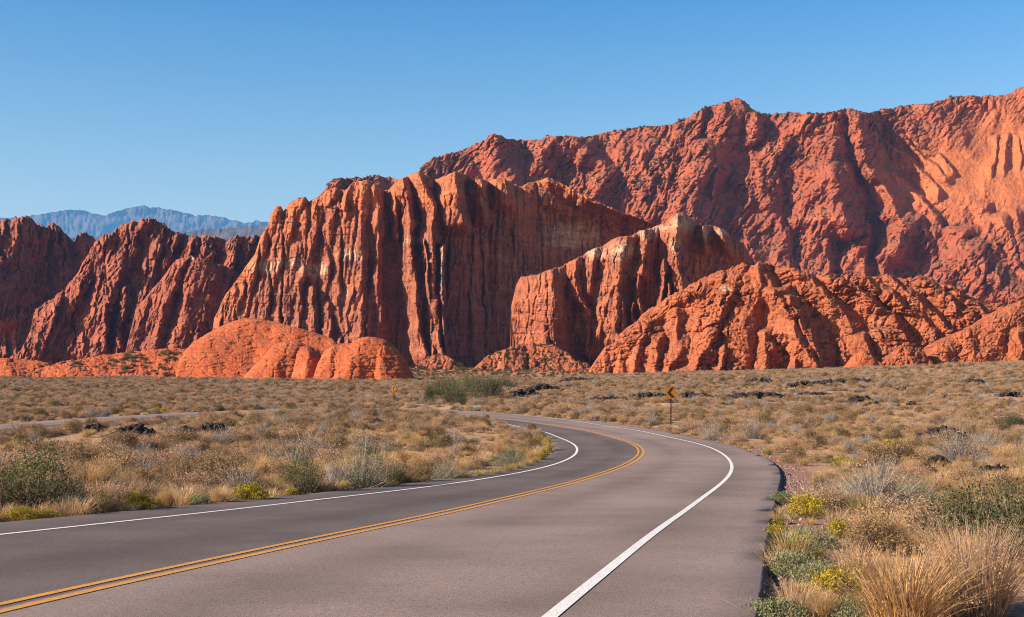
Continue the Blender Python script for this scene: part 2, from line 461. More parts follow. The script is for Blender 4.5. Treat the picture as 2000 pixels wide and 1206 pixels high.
# ------------------------------------------------------------------ rock formations
FORM = {}
def relief(name, top, base, dist, mat, step=1.6, lean=0.25, R=30, thick=120, spines=(), shape=None, flute=None, knob=None,
           mass=(10, 90), strata=(0.6, 7), fine=0.8, jag=(2, 14), pale=(), tone=None, seed=1, kind='structure', crack=None, warp=7, label=None, cat=None, group=None, knobw=None, flutew=None, block=(3.0, 18, 26, 0.1), sk=1.0, blockw=None, jit=7, ledge=(1.3, 15), vcrack=None, saw=(), saww=None, ridge=None):
    pm = dist / F
    tx = np.array([q[0] for q in top], float); ty = np.array([q[1] for q in top], float)
    n = int((tx[-1] - tx[0]) / step) + 1
    x = np.linspace(tx[0], tx[-1], n)
    T = np.interp(x, tx, ty)
    j = perlin(x / jag[1], 3.3, seed) + 0.6 * perlin(x / (jag[1] * 0.37), 9.1, seed + 1) - 0.5 * billow(x / (jag[1] * 0.6), 1.7, seed + 2) + 0.3
    T = T + jag[0] * j * np.clip(np.minimum(x - x[0], x[-1] - x) / 15, 0, 1)
    bx = np.array([q[0] for q in base], float); by = np.array([q[1] for q in base], float)
    B = np.maximum(np.interp(x, bx, by), T + 1.0)
    hmax = (B - T).max()
    nr = max(12, int(hmax / step) + 1)
    v = np.linspace(0, 1, nr)[:, None]
    # closer rows under the brow
    v = 1 - (1 - v) ** 1.08
    y = B[None] + (T - B)[None] * v
    X2 = np.broadcast_to(x[None], y.shape)
    wx = X2 + warp * fbm(X2 / 38, y / 60, seed + 30, 3) + 0.35 * warp * perlin(X2 / 9, y / 16, seed + 33)
    wy = y + warp * fbm(X2 / 50, y / 45, seed + 40, 2)
    if jit:
        _, _, cj = worley(X2 / 17, y / 24, seed + 35); wx = wx + jit * (cj - 0.5)
        _, _, cj = worley(X2 / 7, y / 10, seed + 36); wx = wx + 0.5 * jit * (cj - 0.5)
    P = np.zeros(y.shape)
    if len(spines):
        S = np.full(y.shape, 0.0)
        for sp in spines:
            pts, wl, wr, pr = sp[:4]
            fade_t = sp[4] if len(sp) > 4 else 14
            px_ = np.array([q[0] for q in pts], float); py_ = np.array([q[1] for q in pts], float)
            xc = np.interp(wy, py_, px_)
            u = wx - xc
            wl_ = wl * (1 + 0.25 * perlin(y / 40, 0.5, seed + int(abs(px_[0])) % 97))
            uu = np.where(u < 0, -u / wl_, u / wr)
            prof = np.where(u < 0, 1 - np.clip(uu, 0, 1) ** 1.35, 1 - np.clip(uu, 0, 1) ** 1.15)
            tt = np.clip((wy - (py_[0] - fade_t)) / fade_t, 0, 1)
            bb = np.clip(((py_[-1] + 30) - wy) / 30, 0, 1)
            e = np.sqrt(np.clip(1 - (1 - tt) ** 2, 0, 1)) * (bb * bb * (3 - 2 * bb))
            c = pr * sk * prof * e * (1 + 0.28 * perlin(wy / 37, 0.7, seed + int(abs(py_[0] * 3)) % 89))
            S = np.maximum(S, c) if pr > 0 else S
            if pr < 0: P = P + c
        P = P + S
    if shape is not None:
        P = P + shape(wx, wy)
    P = P + mass[0] * fbm(wx / mass[1], wy / (mass[1] * 1.4), seed, 3)
    if flute:
        a, lam, tilt = flute[:3]
        fx = wx + tilt * wy
        f1 = billow(fx / lam, wy / (lam * 9), seed + 5); f2 = billow(fx / (lam * 0.45), wy / (lam * 5), seed + 6)
        fl = a * (np.minimum(f1 * 1.4, 1) ** 0.6) + 0.38 * a * np.minimum(f2 * 1.5, 1) ** 0.7
        if flutew is not None: fl = fl * flutew(X2, y)
        P = P + fl
    if knob:
        a, lx, ly, tilt = knob[:4]
        kx = (wx + tilt * wy) / lx; ky = wy / ly
        f, f2, cid = worley(kx, ky, seed + 8)
        k1 = np.sqrt(np.clip(1 - (f / 0.85) ** 2, 0, 1)) * (0.55 + 0.6 * cid) 
        g1, g2, ci2 = worley(kx * 2.3 + 5, ky * 2.3, seed + 9)
        k2 = np.sqrt(np.clip(1 - (g1 / 0.85) ** 2, 0, 1)) * (0.5 + 0.6 * ci2)
        kk = a * k1 + 0.42 * a * k2
        if knobw is not None: kk = kk * knobw(X2, y)
        P = P + kk
    if block:
        a, lx, ly, tilt = block; bw = 1.0 if blockw is None else blockw(X2, y)
        for sc_, am in ((1.0, a), (0.42, a * 0.62)):
            f, f2, cid = worley((wx + tilt * wy) / (lx * sc_), wy / (ly * sc_), seed + 28 + int(sc_ * 10))
            P = P + bw * am * ((cid - 0.5) * 1.1 * sstep(0.0, 0.15, f2 - f) + 1.5 * np.clip((f2 - f) / 0.36, 0, 1) ** 0.5)
    if crack:
        a, lx, ly, tilt = crack
        f, f2, cid = worley((wx + tilt * wy) / lx, wy / ly, seed + 18)
        P = P - a * np.exp(-((f2 - f) / 0.07) ** 2)
    yl = wy + 9 * fbm(X2 / 160, y / 160, seed + 60, 2)
    st = perlin(X2 / 120, yl / strata[1], seed + 61) + 0.6 * perlin(X2 / 60, yl / (strata[1] * 0.43), seed + 62)
    P = P + strata[0] * st
    P = P + fine * (1.3 * fbm(X2 / 8.0, y / 9.0, seed + 70, 3, 0.6) + 0.5 * np.abs(perlin(X2 / 3.4, y / 4.6, seed + 75)))
    if ridge:
        # crests and gullies branching down the slope
        a, lam, tilt, stretch = ridge
        rx = wx + 0.35 * lam * perlin(wx / (lam * 1.7), wy / (lam * 1.9), seed + 150); rs = np.zeros(y.shape); wgt = 1.0
        for k in range(4):
            sc_ = lam / 2.05 ** k; tl = tilt * (1, -0.5, 0.8, 0.3)[k]
            nr_ = 1 - 2.1 * np.abs(perlin((rx + tl * wy) / sc_, wy / (sc_ * stretch), seed + 160 + k))
            rs = rs + a / 1.85 ** k * nr_ * wgt; wgt = np.clip(0.55 + 0.5 * nr_, 0.25, 1)
        P = P + (rs if saww is None else rs * saww(X2, y))
    for k, (a, lam, tilt) in enumerate(saw):
        # joints: each rib leans out to the left and breaks off sharply on its right
        _, _, co = worley((wx + tilt * wy) / (lam * 3.3), wy / (lam * 7), seed + 110 + k)
        u = (wx + tilt * wy) / lam + 0.32 * perlin(wx / (lam * 3.1), wy / (lam * 8), seed + 120 + k) + 0.6 * co
        iu = np.floor(u); fr = u - iu
        ra = 0.35 + 0.95 * _h(iu, np.zeros_like(iu) + np.floor(co * 997), seed + 130 + k)
        pf = np.where(fr < 0.84, (fr / 0.84) ** 0.85, (1 - fr) / 0.16)
        am = np.clip(0.75 + 0.9 * perlin(wx / (lam * 2.6), wy / (lam * 3.3), seed + 140 + k), 0.1, 1.5)
        c = a * ra * am * pf
        P = P + (c if saww is None else c * saww(X2, y))
    if ledge:
        ql = yl / ledge[1] + 0.5 * perlin(X2 / 70, yl / 30, seed + 64); ql2 = yl / (ledge[1] * 0.37) + 0.4 * perlin(X2 / 40, yl / 12, seed + 65)
        am = np.clip(0.5 + 1.2 * perlin(X2 / 60, y / 40, seed + 66), 0, 1.4)
        P = P + ledge[0] * am * ((ql - np.floor(ql)) + 0.4 * (ql2 - np.floor(ql2)))
    if vcrack:
        a, lam = vcrack
        nv = perlin(wx / lam, y / (lam * 11), seed + 90); nv2 = perlin(wx / (lam * 0.5), y / (lam * 6), seed + 91)
        P = P - a * np.exp(-(nv / 0.07) ** 2) - 0.5 * a * np.exp(-(nv2 / 0.10) ** 2)
    Rc = (np.interp(x, *np.array(R, float).T)[None] if isinstance(R, list) else R)
    q = np.clip(1 - (y - T[None]) / Rc, 0, 1)
    dpx = lean * (B[None] - y) + Rc * 0.9 * (1 - np.sqrt(np.clip(1 - q * q, 0, 1))) - P
    edge = np.clip(np.minimum(X2 - x[0], x[-1] - X2) / 6.0, 0, 1)
    D = dist + pm * (dpx + (1 - edge) * 8)
    Z = CZ + (HZ - y) * D / F
    X = (X2 - 1000) * D / F
    pl = np.zeros(y.shape)
    for (cx, cy, rx, ry) in pale:
        pl = np.maximum(pl, np.clip(1.5 - 1.5 * np.sqrt(((wx - cx) / rx) ** 2 + ((wy - cy) / ry) ** 2), 0, 1))
    # the far side of the rock, falling away behind the brow
    zb = CZ + (HZ - B) * dist / F
    bk = []
    for k, (dd, fz) in enumerate(((0.10, 0.985), (0.35, 0.94), (0.7, 0.75), (1.0, 0.0))):
        Dk = D[-1] + dd * thick * pm
        Zk = zb + (Z[-1] - zb) * fz
        bk.append((X[-1] * (1 + 0.0 * dd), Dk, Zk))
    Xa = np.vstack([X] + [q[0] for q in bk]); Ya = np.vstack([D] + [q[1] for q in bk]); Za = np.vstack([Z] + [q[2] for q in bk])
    pla = np.vstack([pl] + [np.zeros(n)] * 4)
    tn = tone(wx, wy) if tone is not None else np.zeros(y.shape)
    tna = np.vstack([tn] + [tn[-1]] * 4)
    V = np.stack([Xa, Ya, Za], -1)
    o = mesh_obj(name, V.reshape(-1, 3), grid_faces(*Xa.shape), mat, attrs={'pale': pla, 'tone': tna})
    tag(o, label, cat, group, kind)
    # surface normals for scattering scrub
    du = np.gradient(V[:nr], axis=1); dv = np.gradient(V[:nr], axis=0)
    nn = np.cross(du, dv); nn /= np.maximum(np.linalg.norm(nn, axis=2, keepdims=True), 1e-9)
    FORM.setdefault(name, []).append((V[:nr], nn, X2, y))
    return o, (V[:nr], nn, X2, y)

PB = [(-400, 720), (2500, 720)]
def flat(y): return [(-600, y), (2700, y)]

RED1, RED2, RDK = (0.50, 0.135, 0.055), (0.42, 0.105, 0.048), (0.26, 0.062, 0.036)
ORG1, ORG2 = (0.60, 0.185, 0.065), (0.52, 0.145, 0.052)
M_BR = rock_mat('far_red_sandstone', (0.46, 0.118, 0.050), (0.34, 0.085, 0.042), (0.18, 0.052, 0.032), 2200 / F, 0.3, 0.3)
M_LB = rock_mat('left_red_sandstone', (0.40, 0.110, 0.055), (0.30, 0.084, 0.048), (0.17, 0.050, 0.034), 1500 / F, 0.4, 0.3)
M_MW = rock_mat('wall_sandstone', (0.45, 0.150, 0.070), (0.34, 0.106, 0.056), (0.19, 0.058, 0.040), 1150 / F, 0.9, 0.4, (0.60, 0.41, 0.27))
M_MB = rock_mat('butte_sandstone', (0.47, 0.148, 0.062), (0.38, 0.110, 0.051), (0.21, 0.060, 0.038), 950 / F, 0.8, 0.4, (0.60, 0.42, 0.28))
M_RD = rock_mat('dome_sandstone', (0.48, 0.138, 0.050), (0.39, 0.108, 0.044), (0.22, 0.058, 0.032), 700 / F, 0.5, 0.4)
M_FD = rock_mat('slickrock', (0.52, 0.122, 0.040), (0.44, 0.100, 0.034), (0.27, 0.060, 0.026), 520 / F, 0.15, 0.4)

# -- far ranges
def far_range(name, top, dist, mat, seed, amp, hpx):
    x = np.arange(top[0][0], top[-1][0], 1.6); T = np.interp(x, *np.array(top, float).T)
    T = T + 2.4 * fbm(x / 13, 0.3, seed, 4, 0.6)
    nr = 60; v = np.linspace(0, 1, nr)[:, None]
    B = 748.0
    y = B + (T[None] - B) * v
    X2 = np.broadcast_to(x[None], y.shape)
    pm = dist / F
    wx = X2 + 10 * fbm(X2 / 40, y / 30, seed + 2, 3)
    P = amp * (1.5 * billow(wx / 48 + y / 70, y / 30, seed + 3) + 0.8 * billow(wx / 17 - y / 60, y / 15, seed + 4) + 0.45 * billow(wx / 7, y / 7, seed + 6))
    D = dist + pm * (2.2 * (B - y) * 0.5 - P)
    Z = CZ + (HZ - y) * D / F; X = (X2 - 1000) * D / F
    Xa = np.vstack([X, X[-1:]]); Ya = np.vstack([D, D[-1:] + 250 * pm]); Za = np.vstack([Z, Z[:1] - 10])
    return tag(mesh_obj(name, np.stack([Xa, Ya, Za], -1).reshape(-1, 3), grid_faces(*Xa.shape), mat), kind='structure')
m, nt, b = new_mat('far_hill_soil'); t = NT(nt)
nt.links.new(t.mix(t.ramp(t.noise(t.pos(), 0.004, 6, 0.7), [(0.4, 0.0), (0.6, 1.0)]), (0.15, 0.10, 0.085), (0.08, 0.065, 0.06)), b.inputs['Base Color'])
M_FAR = m
far_range('mountains', [(-900, 440), (-300, 425), (-50, 429), (0, 427), (50, 424), (100, 415), (130, 411), (160, 410), (175, 416), (195, 421), (215, 418), (250, 407), (277, 402), (300, 406), (330, 409), (350, 412), (380, 422), (400, 421), (430, 423), (460, 432), (480, 437), (500, 432), (520, 434), (560, 441), (700, 452), (900, 470), (1200, 500), (2900, 560)], 32000, M_FAR, 3, 9, 0)
far_range('hills', [(-700, 470), (0, 468), (200, 464), (330, 455), (400, 449), (450, 446), (525, 441), (600, 447), (700, 460), (1000, 480), (2500, 560)], 13000, M_FAR, 9, 4, 0)

# -- the high ridge at the back
br_top = [(560, 470), (600, 420), (640, 360), (655, 349), (690, 348), (712, 347), (735, 343), (760, 347), (780, 352), (800, 352), (813, 339), (829, 320), (849, 307), (865, 303.5), (897, 294), (930, 281), (949, 274), (956, 263), (966, 259.6), (975, 264), (992, 272), (1027, 274), (1057, 274),
          (1073, 264.5), (1086, 266), (1112, 265), (1128, 268), (1151, 268), (1177, 260), (1209, 253), (1255, 247.6), (1297, 246.6), (1320, 238.5), (1346, 230), (1359, 219), (1382, 209), (1401, 204),
          (1427, 196), (1437, 190), (1450, 194.6), (1466, 209), (1483, 221), (1497, 224), (1515, 223), (1553, 220), (1595, 222), (1630, 217.5), (1651, 211.5), (1672, 214), (1692, 221), (1713, 216), (1748, 209.5), (1786, 203.5),
          (1818, 202), (1846, 193), (1863, 188.5), (1901, 187), (1943, 188), (1971, 184), (1992, 171), (2010, 163), (2060, 140), (2200, 110), (2400, 120)]
br_sp = [
    ([(966, 262), (972, 300), (990, 350), (1000, 400)], 55, 48, 66), ([(1073, 266), (1060, 310), (1040, 360)], 40, 26, 30),
    ([(1112, 266), (1150, 290), (1186, 335), (1170, 400)], 80, 24, 40), ([(1255, 300), (1240, 350), (1215, 420)], 50, 22, 26),
    ([(1330, 240), (1300, 310), (1285, 420)], 60, 26, 34), ([(1380, 212), (1350, 290), (1335, 420)], 50, 24, 46),
    ([(1437, 193), (1420, 250), (1400, 300)], 60, 44, 52), ([(1385, 300), (1364, 350), (1352, 445)], 64, 66, 92, 30), ([(1398, 330), (1390, 380)], 12, 12, 88), ([(1790, 430), (1820, 480), (1850, 545)], 60, 26, 40), ([(1480, 226), (1470, 270)], 40, 26, 55),
    ([(1560, 224), (1530, 300), (1500, 400), (1480, 500)], 110, 40, 34), ([(1632, 219), (1622, 290), (1636, 360), (1650, 450)], 120, 50, 96),
    ([(1672, 214), (1690, 310), (1730, 375), (1766, 440), (1750, 500)], 44, 46, 76),
    ([(1880, 455), (1930, 525), (1995, 580)], 120, 55, 60), ([(1620, 430), (1622, 470), (1615, 545)], 70, 14, 44), ([(1700, 440), (1688, 490), (1690, 545)], 46, 12, 34),
    ([(1960, 430), (1985, 500), (2020, 580)], 50, 24, 34), ([(1520, 420), (1540, 480), (1545, 545)], 60, 16, 36),
    ([(2120, 150), (2110, 300), (2180, 500)], 120, 60, 60),
]
sl_sp = [([(1700, 292), (1755, 345), (1800, 385), (1838, 436)], 75, 10, 34, 20), ([(1722, 275), (1775, 310), (1835, 372)], 34, 9, 22, 12), ([(1752, 262), (1800, 300), (1852, 345)], 30, 9, 20, 12),
         ([(1790, 275), (1830, 300), (1858, 330)], 26, 8, 16, 10), ([(1948, 268), (1950, 300), (1940, 330)], 16, 5, 13, 6), ([(1966, 270), (1966, 320)], 14, 5, 13, 6), ([(1990, 272), (1995, 310)], 16, 5, 13, 6),
         ([(1925, 405), (1945, 470), (1975, 540)], 40, 14, 26), ([(1985, 420), (2000, 480), (2010, 540)], 36, 12, 26)]
br_sp += sl_sp
def br_shape(x, y):
    # a broad bowl on the right comes forward, the middle of the ridge lies back
    return 120 * sstep(1680, 2080, x) * sstep(190, 420, y) + 40 * sstep(430, 560, y) + 26 * (1 - sstep(820, 1050, x))
def slick(x, y):
    a = np.clip(1.6 - 1.6 * np.hypot((x - 1850) / 175, (y - 345) / 110), 0, 1)
    c = np.clip(1.6 - 1.6 * np.hypot((x - 2010) / 230, (y - 320) / 190), 0, 1)
    return np.maximum(a, c)
_, BRF = relief('cliff', br_top, flat(760), 2200, M_BR, step=1.5, lean=0.80, R=16, thick=300, sk=1.35, block=(7.0, 15, 22, 0.6), ridge=(22, 84, 0.5, 2.4), saw=[(11, 40, 0.55), (8, 18, 0.75)], saww=lambda x, y: 1 - 0.93 * slick(x, y), tone=slick, blockw=lambda x, y: (1 - 0.9 * slick(x, y)) * np.clip(0.72 + 1.0 * perlin(x / 105, y / 80, 77), 0.2, 1.35), pale=[], spines=br_sp, shape=br_shape,
       flute=(12, 26, 0.35), ledge=(1.5, 18), jit=3, knob=None, mass=(20, 120), strata=(0.7, 9), fine=0.9, jag=(2.6, 12), seed=5, warp=6,
       knobw=lambda x, y: 1 - 0.95 * slick(x, y), flutew=lambda x, y: (0.35 + 0.65 * sstep(260, 330, y) * (1 - sstep(430, 470, y)) * (1 - sstep(1380, 1480, x))) * (1 - slick(x, y)))
# -- cliffs on the left
relief('cliff', [(-420, 470), (-200, 425), (-80, 440), (0, 432), (21, 429), (42, 424), (63, 427), (73, 436), (90, 443), (104, 436), (118, 447), (132, 460), (146, 473), (150, 459), (164, 455), (177, 460), (186, 474), (196, 520), (205, 700)],
       flat(735), 1650, M_LB, step=1.5, lean=0.30, R=14, spines=[([(50, 424), (30, 470), (-10, 520), (-30, 620)], 130, 95, 95), ([(106, 437), (112, 480), (122, 520), (116, 565)], 14, 12, 40), ([(122, 448), (130, 500), (124, 560)], 12, 10, 34), ([(160, 456), (160, 500)], 14, 14, 20), ([(38, 600), (35, 690)], 12, 12, 14)],
       shape=lambda x, y: -0.55 * np.clip(x - 40, 0, 200), flute=(3, 15, 0.1), knob=(3.5, 9, 14, 0.4), vcrack=(10, 40), saw=[(16, 30, 0.1), (9, 13, 0.2), (4, 6, 0.3)], mass=(12, 80), jag=(5.0, 11), seed=21, warp=4, knobw=lambda x, y: 1 - 0.8 * sstep(440, 520, y) * sstep(20, 60, x))
lm_sp = [([(285, 430), (262, 480), (225, 560), (196, 640), (190, 692)], 70, 20, 48), ([(233, 442), (200, 500), (150, 580), (110, 640)], 50, 16, 30), ([(320, 438), (300, 500), (285, 580), (270, 640)], 36, 18, 40),
         ([(340, 452), (322, 520)], 20, 14, 30), ([(110, 590), (85, 630), (70, 690)], 30, 55, 40), ([(385, 463), (372, 500), (360, 540)], 30, 14, 34), ([(425, 464), (410, 500)], 24, 14, 34), ([(463, 462), (455, 500), (440, 540)], 24, 14, 34), ([(215, 560), (203, 620), (205, 690)], 22, 12, 56),
         ([(246, 570), (236, 640), (230, 690)], 22, 12, 54)]
relief('cliff', [(20, 697), (42, 684), (60, 642), (66, 608), (108, 580), (139, 552), (165, 510), (188, 468), (209, 458), (223, 453), (233, 441), (258, 432), (285, 426), (303, 432), (320, 437), (338, 450), (362, 455), (380, 463), (400, 460), (425, 463), (442, 472), (463, 462), (487, 463), (505, 461), (540, 470), (560, 700)],
       flat(735), 1400, M_LB, step=1.5, lean=0.50, R=14, spines=lm_sp, flute=(3, 17, 0.45), knob=(3.5, 10, 16, 0.5), vcrack=(11, 42), saw=[(22, 34, 0.3), (12, 15, 0.3), (5, 6.5, 0.5)], block=(1.6, 11, 17, 0.4), mass=(12, 70), jag=(5.2, 11), seed=31, warp=4)
relief('cliff', [(236, 735), (246, 684), (265, 604), (290, 575), (315, 545), (333, 520), (345, 508), (360, 503), (376, 501), (381, 506), (386, 503), (398, 506), (414, 515), (435, 519), (455, 525), (475, 545), (492, 590), (500, 735)],
       flat(738), 1280, M_LB, step=1.5, lean=0.42, R=12, spines=[([(370, 502), (345, 540), (322, 600), (300, 690)], 46, 20, 48), ([(388, 503), (375, 560), (352, 640), (330, 700)], 24, 74, 52), ([(290, 590), (276, 640), (266, 690)], 26, 14, 30), ([(398, 600), (385, 650), (370, 700)], 12, 12, 52), ([(330, 560), (315, 620), (300, 700)], 14, 10, 46)],
       shape=lambda x, y: -0.5 * np.clip(x - 410, 0, 100), flute=(2, 16, 0.3), saw=[(10, 24, 0.35), (7, 11, 0.3), (3.5, 6, 0.4)], block=(1.6, 14, 22, 0.3), mass=(8, 60), strata=(1.0, 6), jag=(2.2, 10), seed=37, warp=3.5, pale=[(376, 504, 12, 6)], crack=(2.5, 14, 22, 0.4))

# -- the great fluted wall
mw_top = [(412, 660), (415, 648), (418, 623), (436, 583), (473, 532), (498, 495), (509, 462), (524, 440), (529, 418), (538, 404), (549, 402), (553, 413), (564, 398), (582, 386), (597, 385), (604, 395), (619, 386), (633, 375), (655, 366), (674, 372), (688, 359), (714, 351), (736, 359), (750, 373), (759, 371), (779, 351), (801, 341),
          (816, 337), (830, 342), (849, 351), (867, 345), (889, 334), (911, 342), (925, 354), (940, 349), (954, 354), (969, 349), (991, 351), (1009, 364), (1020, 365), (1031, 357), (1047, 354), (1070, 346), (1092, 357), (1125, 372), (1157, 391), (1190, 404), (1222, 417), (1255, 428), (1285, 442), (1310, 470), (1330, 560)]
mw_sp = [
    ([(487, 505), (447, 575), (422, 645)], 34, 14, 24), ([(500, 500), (470, 580), (448, 660)], 20, 12, 26),
    ([(544, 404), (509, 495), (484, 575), (469, 640)], 26, 14, 40, 20), ([(558, 420), (536, 490), (510, 570), (496, 630)], 14, 8, 28),
    ([(592, 388), (560, 473), (531, 557), (516, 630)], 30, 14, 46, 20), ([(625, 386), (600, 440), (572, 520), (545, 620)], 24, 12, 42),
    ([(655, 369), (626, 429), (600, 510), (574, 575), (560, 640)], 40, 16, 56, 18), ([(582, 550), (588, 600), (580, 680)], 20, 14, 62), ([(612, 570), (612, 630), (622, 690)], 14, 10, 60),
    ([(652, 410), (642, 470), (640, 530)], 24, 14, 60), ([(677, 405), (666, 484), (660, 546), (664, 680)], 20, 18, 62), ([(640, 600), (648, 690)], 16, 10, 70),
    ([(714, 354), (703, 430), (706, 502), (708, 575), (700, 690)], 46, 22, 76, 20), ([(737, 372), (738, 450), (736, 560)], 14, 16, 72), ([(690, 560), (676, 620), (682, 690)], 16, 10, 76),
    ([(748, 440), (742, 560), (744, 620)], 10, 8, 60),
    ([(787, 351), (803, 430), (800, 484), (814, 575), (818, 648), (834, 700)], 26, 15, 84, 22), ([(772, 380), (776, 430), (775, 462)], 12, 12, 66),
    ([(822, 341), (848, 415), (846, 484), (852, 575), (858, 667), (868, 700)], 30, 15, 92, 20), ([(866, 490), (864, 560), (868, 640), (872, 690)], 8, 7, 96), ([(830, 470), (838, 560), (846, 690)], 8, 8, 88),
    ([(889, 336), (893, 390), (905, 436)], 40, 24, 108, 24), ([(938, 350), (940, 390), (946, 420)], 22, 14, 96, 16), ([(985, 352), (990, 390)], 26, 18, 84, 16),
    ([(1047, 356), (1100, 400), (1150, 425)], 40, 14, 20, 12), ([(1070, 348), (1120, 385), (1190, 440)], 34, 12, 26, 12), ([(1100, 362), (1160, 396), (1235, 445)], 26, 10, 22, 12), ([(1150, 388), (1205, 415), (1260, 450)], 20, 9, 18, 10),
    ([(956, 430), (957, 560)], 4, 5, -16), ([(1040, 470), (1055, 600)], 5, 4, -8), ([(915, 440), (915, 640)], 3, 4, -7), ([(1000, 430), (1004, 600)], 3, 4, -7),
]
mw_sp = [(q[0], q[1] * 1.25, q[2], q[3] * (0.5 if q[0][0][0] < 760 and q[3] > 0 else 1.0), *q[4:]) for q in mw_sp]
def mw_shape(x, y):
    base = np.interp(x, [410, 545, 700, 738, 765, 790, 830, 880, 905, 960, 1010, 1060, 1110, 1260, 1340], [-60, -10, 10, 14, -26, -20, -4, 2, -2, -54, -92, -150, -200, -330, -420])
    edge = np.interp(x, [880, 950, 1010, 1060, 1138, 1190, 1255, 1340], [345, 352, 366, 378, 426, 446, 462, 480])
    over = np.clip(edge - y, 0, 200)
    back = 1.3 * over * sstep(1010, 1060, x)
    flat_ = sstep(1000, 1060, x) * sstep(0, 60, over) * 1.5 * (x - 1010)
    foot = 18 * sstep(560, 720, y) * (1 - sstep(740, 800, x))
    return base + foot - back + flat_
_, MWF = relief('cliff', mw_top, flat(748), 1150, M_MW, vcrack=(11, 46), jit=3.5, ledge=(3.2, 17), block=(2.0, 26, 44, 0.1), saw=[(20, 62, 0.30), (7, 25, 0.22), (1.8, 8, 0.15)], saww=lambda x, y: (1 - 0.55 * sstep(860, 960, x)) * (1 - 0.3 * sstep(740, 800, x)), step=1.35, lean=0.20, R=[(410, 26), (730, 34), (790, 64), (1000, 60), (1060, 40), (1340, 30)], thick=200, tone=lambda x, y: 0.8 * (1 - sstep(0, 110, y - np.interp(x, *np.array(mw_top, float).T))), spines=mw_sp, shape=mw_shape, flute=None, mass=(7, 60), strata=(0.9, 6), fine=0.7, jag=(1.6, 14), seed=41, warp=2.5,
       flutew=lambda x, y: 1 - 0.6 * sstep(880, 960, x), crack=(2.6, 26, 60, 0.1),
       pale=[(520, 520, 40, 16), (560, 515, 40, 14), (615, 528, 40, 20), (690, 500, 40, 14), (1215, 440, 60, 20), (1130, 455, 90, 24), (1110, 475, 70, 14), (810, 470, 30, 10), (862, 520, 8, 60), (670, 575, 12, 16)])

# -- butte with the bleached cap, in front of the wall's right end
mb_top = [(992, 735), (997, 676), (998, 601), (1008, 556), (1018, 541), (1035, 538), (1052, 537), (1066, 530), (1081, 525), (1100, 519), (1119, 507), (1138, 501), (1150, 489), (1166, 484), (1182, 478), (1201, 465), (1219, 461), (1232, 462), (1248, 452), (1270, 447), (1295, 437), (1311, 424), (1327, 414), (1342, 418), (1355, 430), (1368, 440), (1383, 441), (1402, 444), (1418, 451), (1431, 465), (1453, 478), (1462, 493), (1468, 515), (1490, 560), (1500, 700)]
mb_sp = [([(1078, 527), (1088, 600), (1086, 700)], 90, 26, 62, 16), ([(1060, 640), (1075, 700), (1080, 730)], 30, 24, 74), ([(1124, 508), (1120, 540), (1130, 580), (1150, 610)], 16, 14, 52), ([(1148, 620), (1150, 690)], 10, 12, 40),
         ([(1166, 486), (1160, 520), (1155, 560)], 22, 12, 56, 14), ([(1222, 464), (1212, 515), (1202, 569), (1200, 660)], 44, 34, 76, 22), ([(1197, 560), (1180, 600), (1172, 650)], 18, 14, 70), ([(1215, 590), (1214, 650)], 9, 8, 76), ([(1248, 545), (1247, 590), (1251, 615)], 9, 9, 70, 30),
         ([(1258, 450), (1262, 490), (1255, 530)], 22, 26, 74, 12), ([(1327, 416), (1318, 470), (1326, 520), (1336, 580)], 34, 22, 96, 18), ([(1298, 526), (1296, 560), (1292, 600)], 11, 12, 112, 26), ([(1308, 560), (1312, 600)], 8, 8, 108, 12), ([(1374, 443), (1378, 476)], 12, 10, 92, 10), ([(1410, 450), (1420, 480)], 16, 16, 74, 12), ([(1236, 600), (1238, 650)], 6, 6, 62)]
mb_sp = [(q[0], q[1], q[2], q[3] * 0.75, *q[4:]) for q in mb_sp]
def mb_shape(x, y):
    return np.interp(x, [990, 1080, 1100, 1150, 1210, 1260, 1300, 1340, 1460, 1500], [-40, 0, -26, -40, -6, -16, -22, -10, -110, -150])
relief('cliff', mb_top, flat(748), 950, M_MB, vcrack=(6, 24), jit=3.5, block=(1.8, 18, 34, 0.1), saw=[(10, 30, 0.15), (6, 13, 0.2), (3.2, 6.5, 0.1)], saww=lambda x, y: 0.35 + 0.65 * sstep(1075, 1110, x), step=1.35, lean=0.20, R=46, thick=200, spines=mb_sp, shape=mb_shape, flute=(1.0, 18, 0.1), mass=(7, 50), strata=(1.2, 6), ledge=(2.2, 16), fine=0.8, jag=(2.0, 12), seed=53, warp=3, crack=(2.6, 20, 34, 0.1),
       pale=[(1166, 495, 28, 18), (1218, 492, 42, 26), (1262, 458, 30, 12), (1330, 438, 32, 26), (1318, 478, 16, 18), (1378, 456, 20, 16), (1415, 452, 22, 8), (1285, 445, 30, 10)])

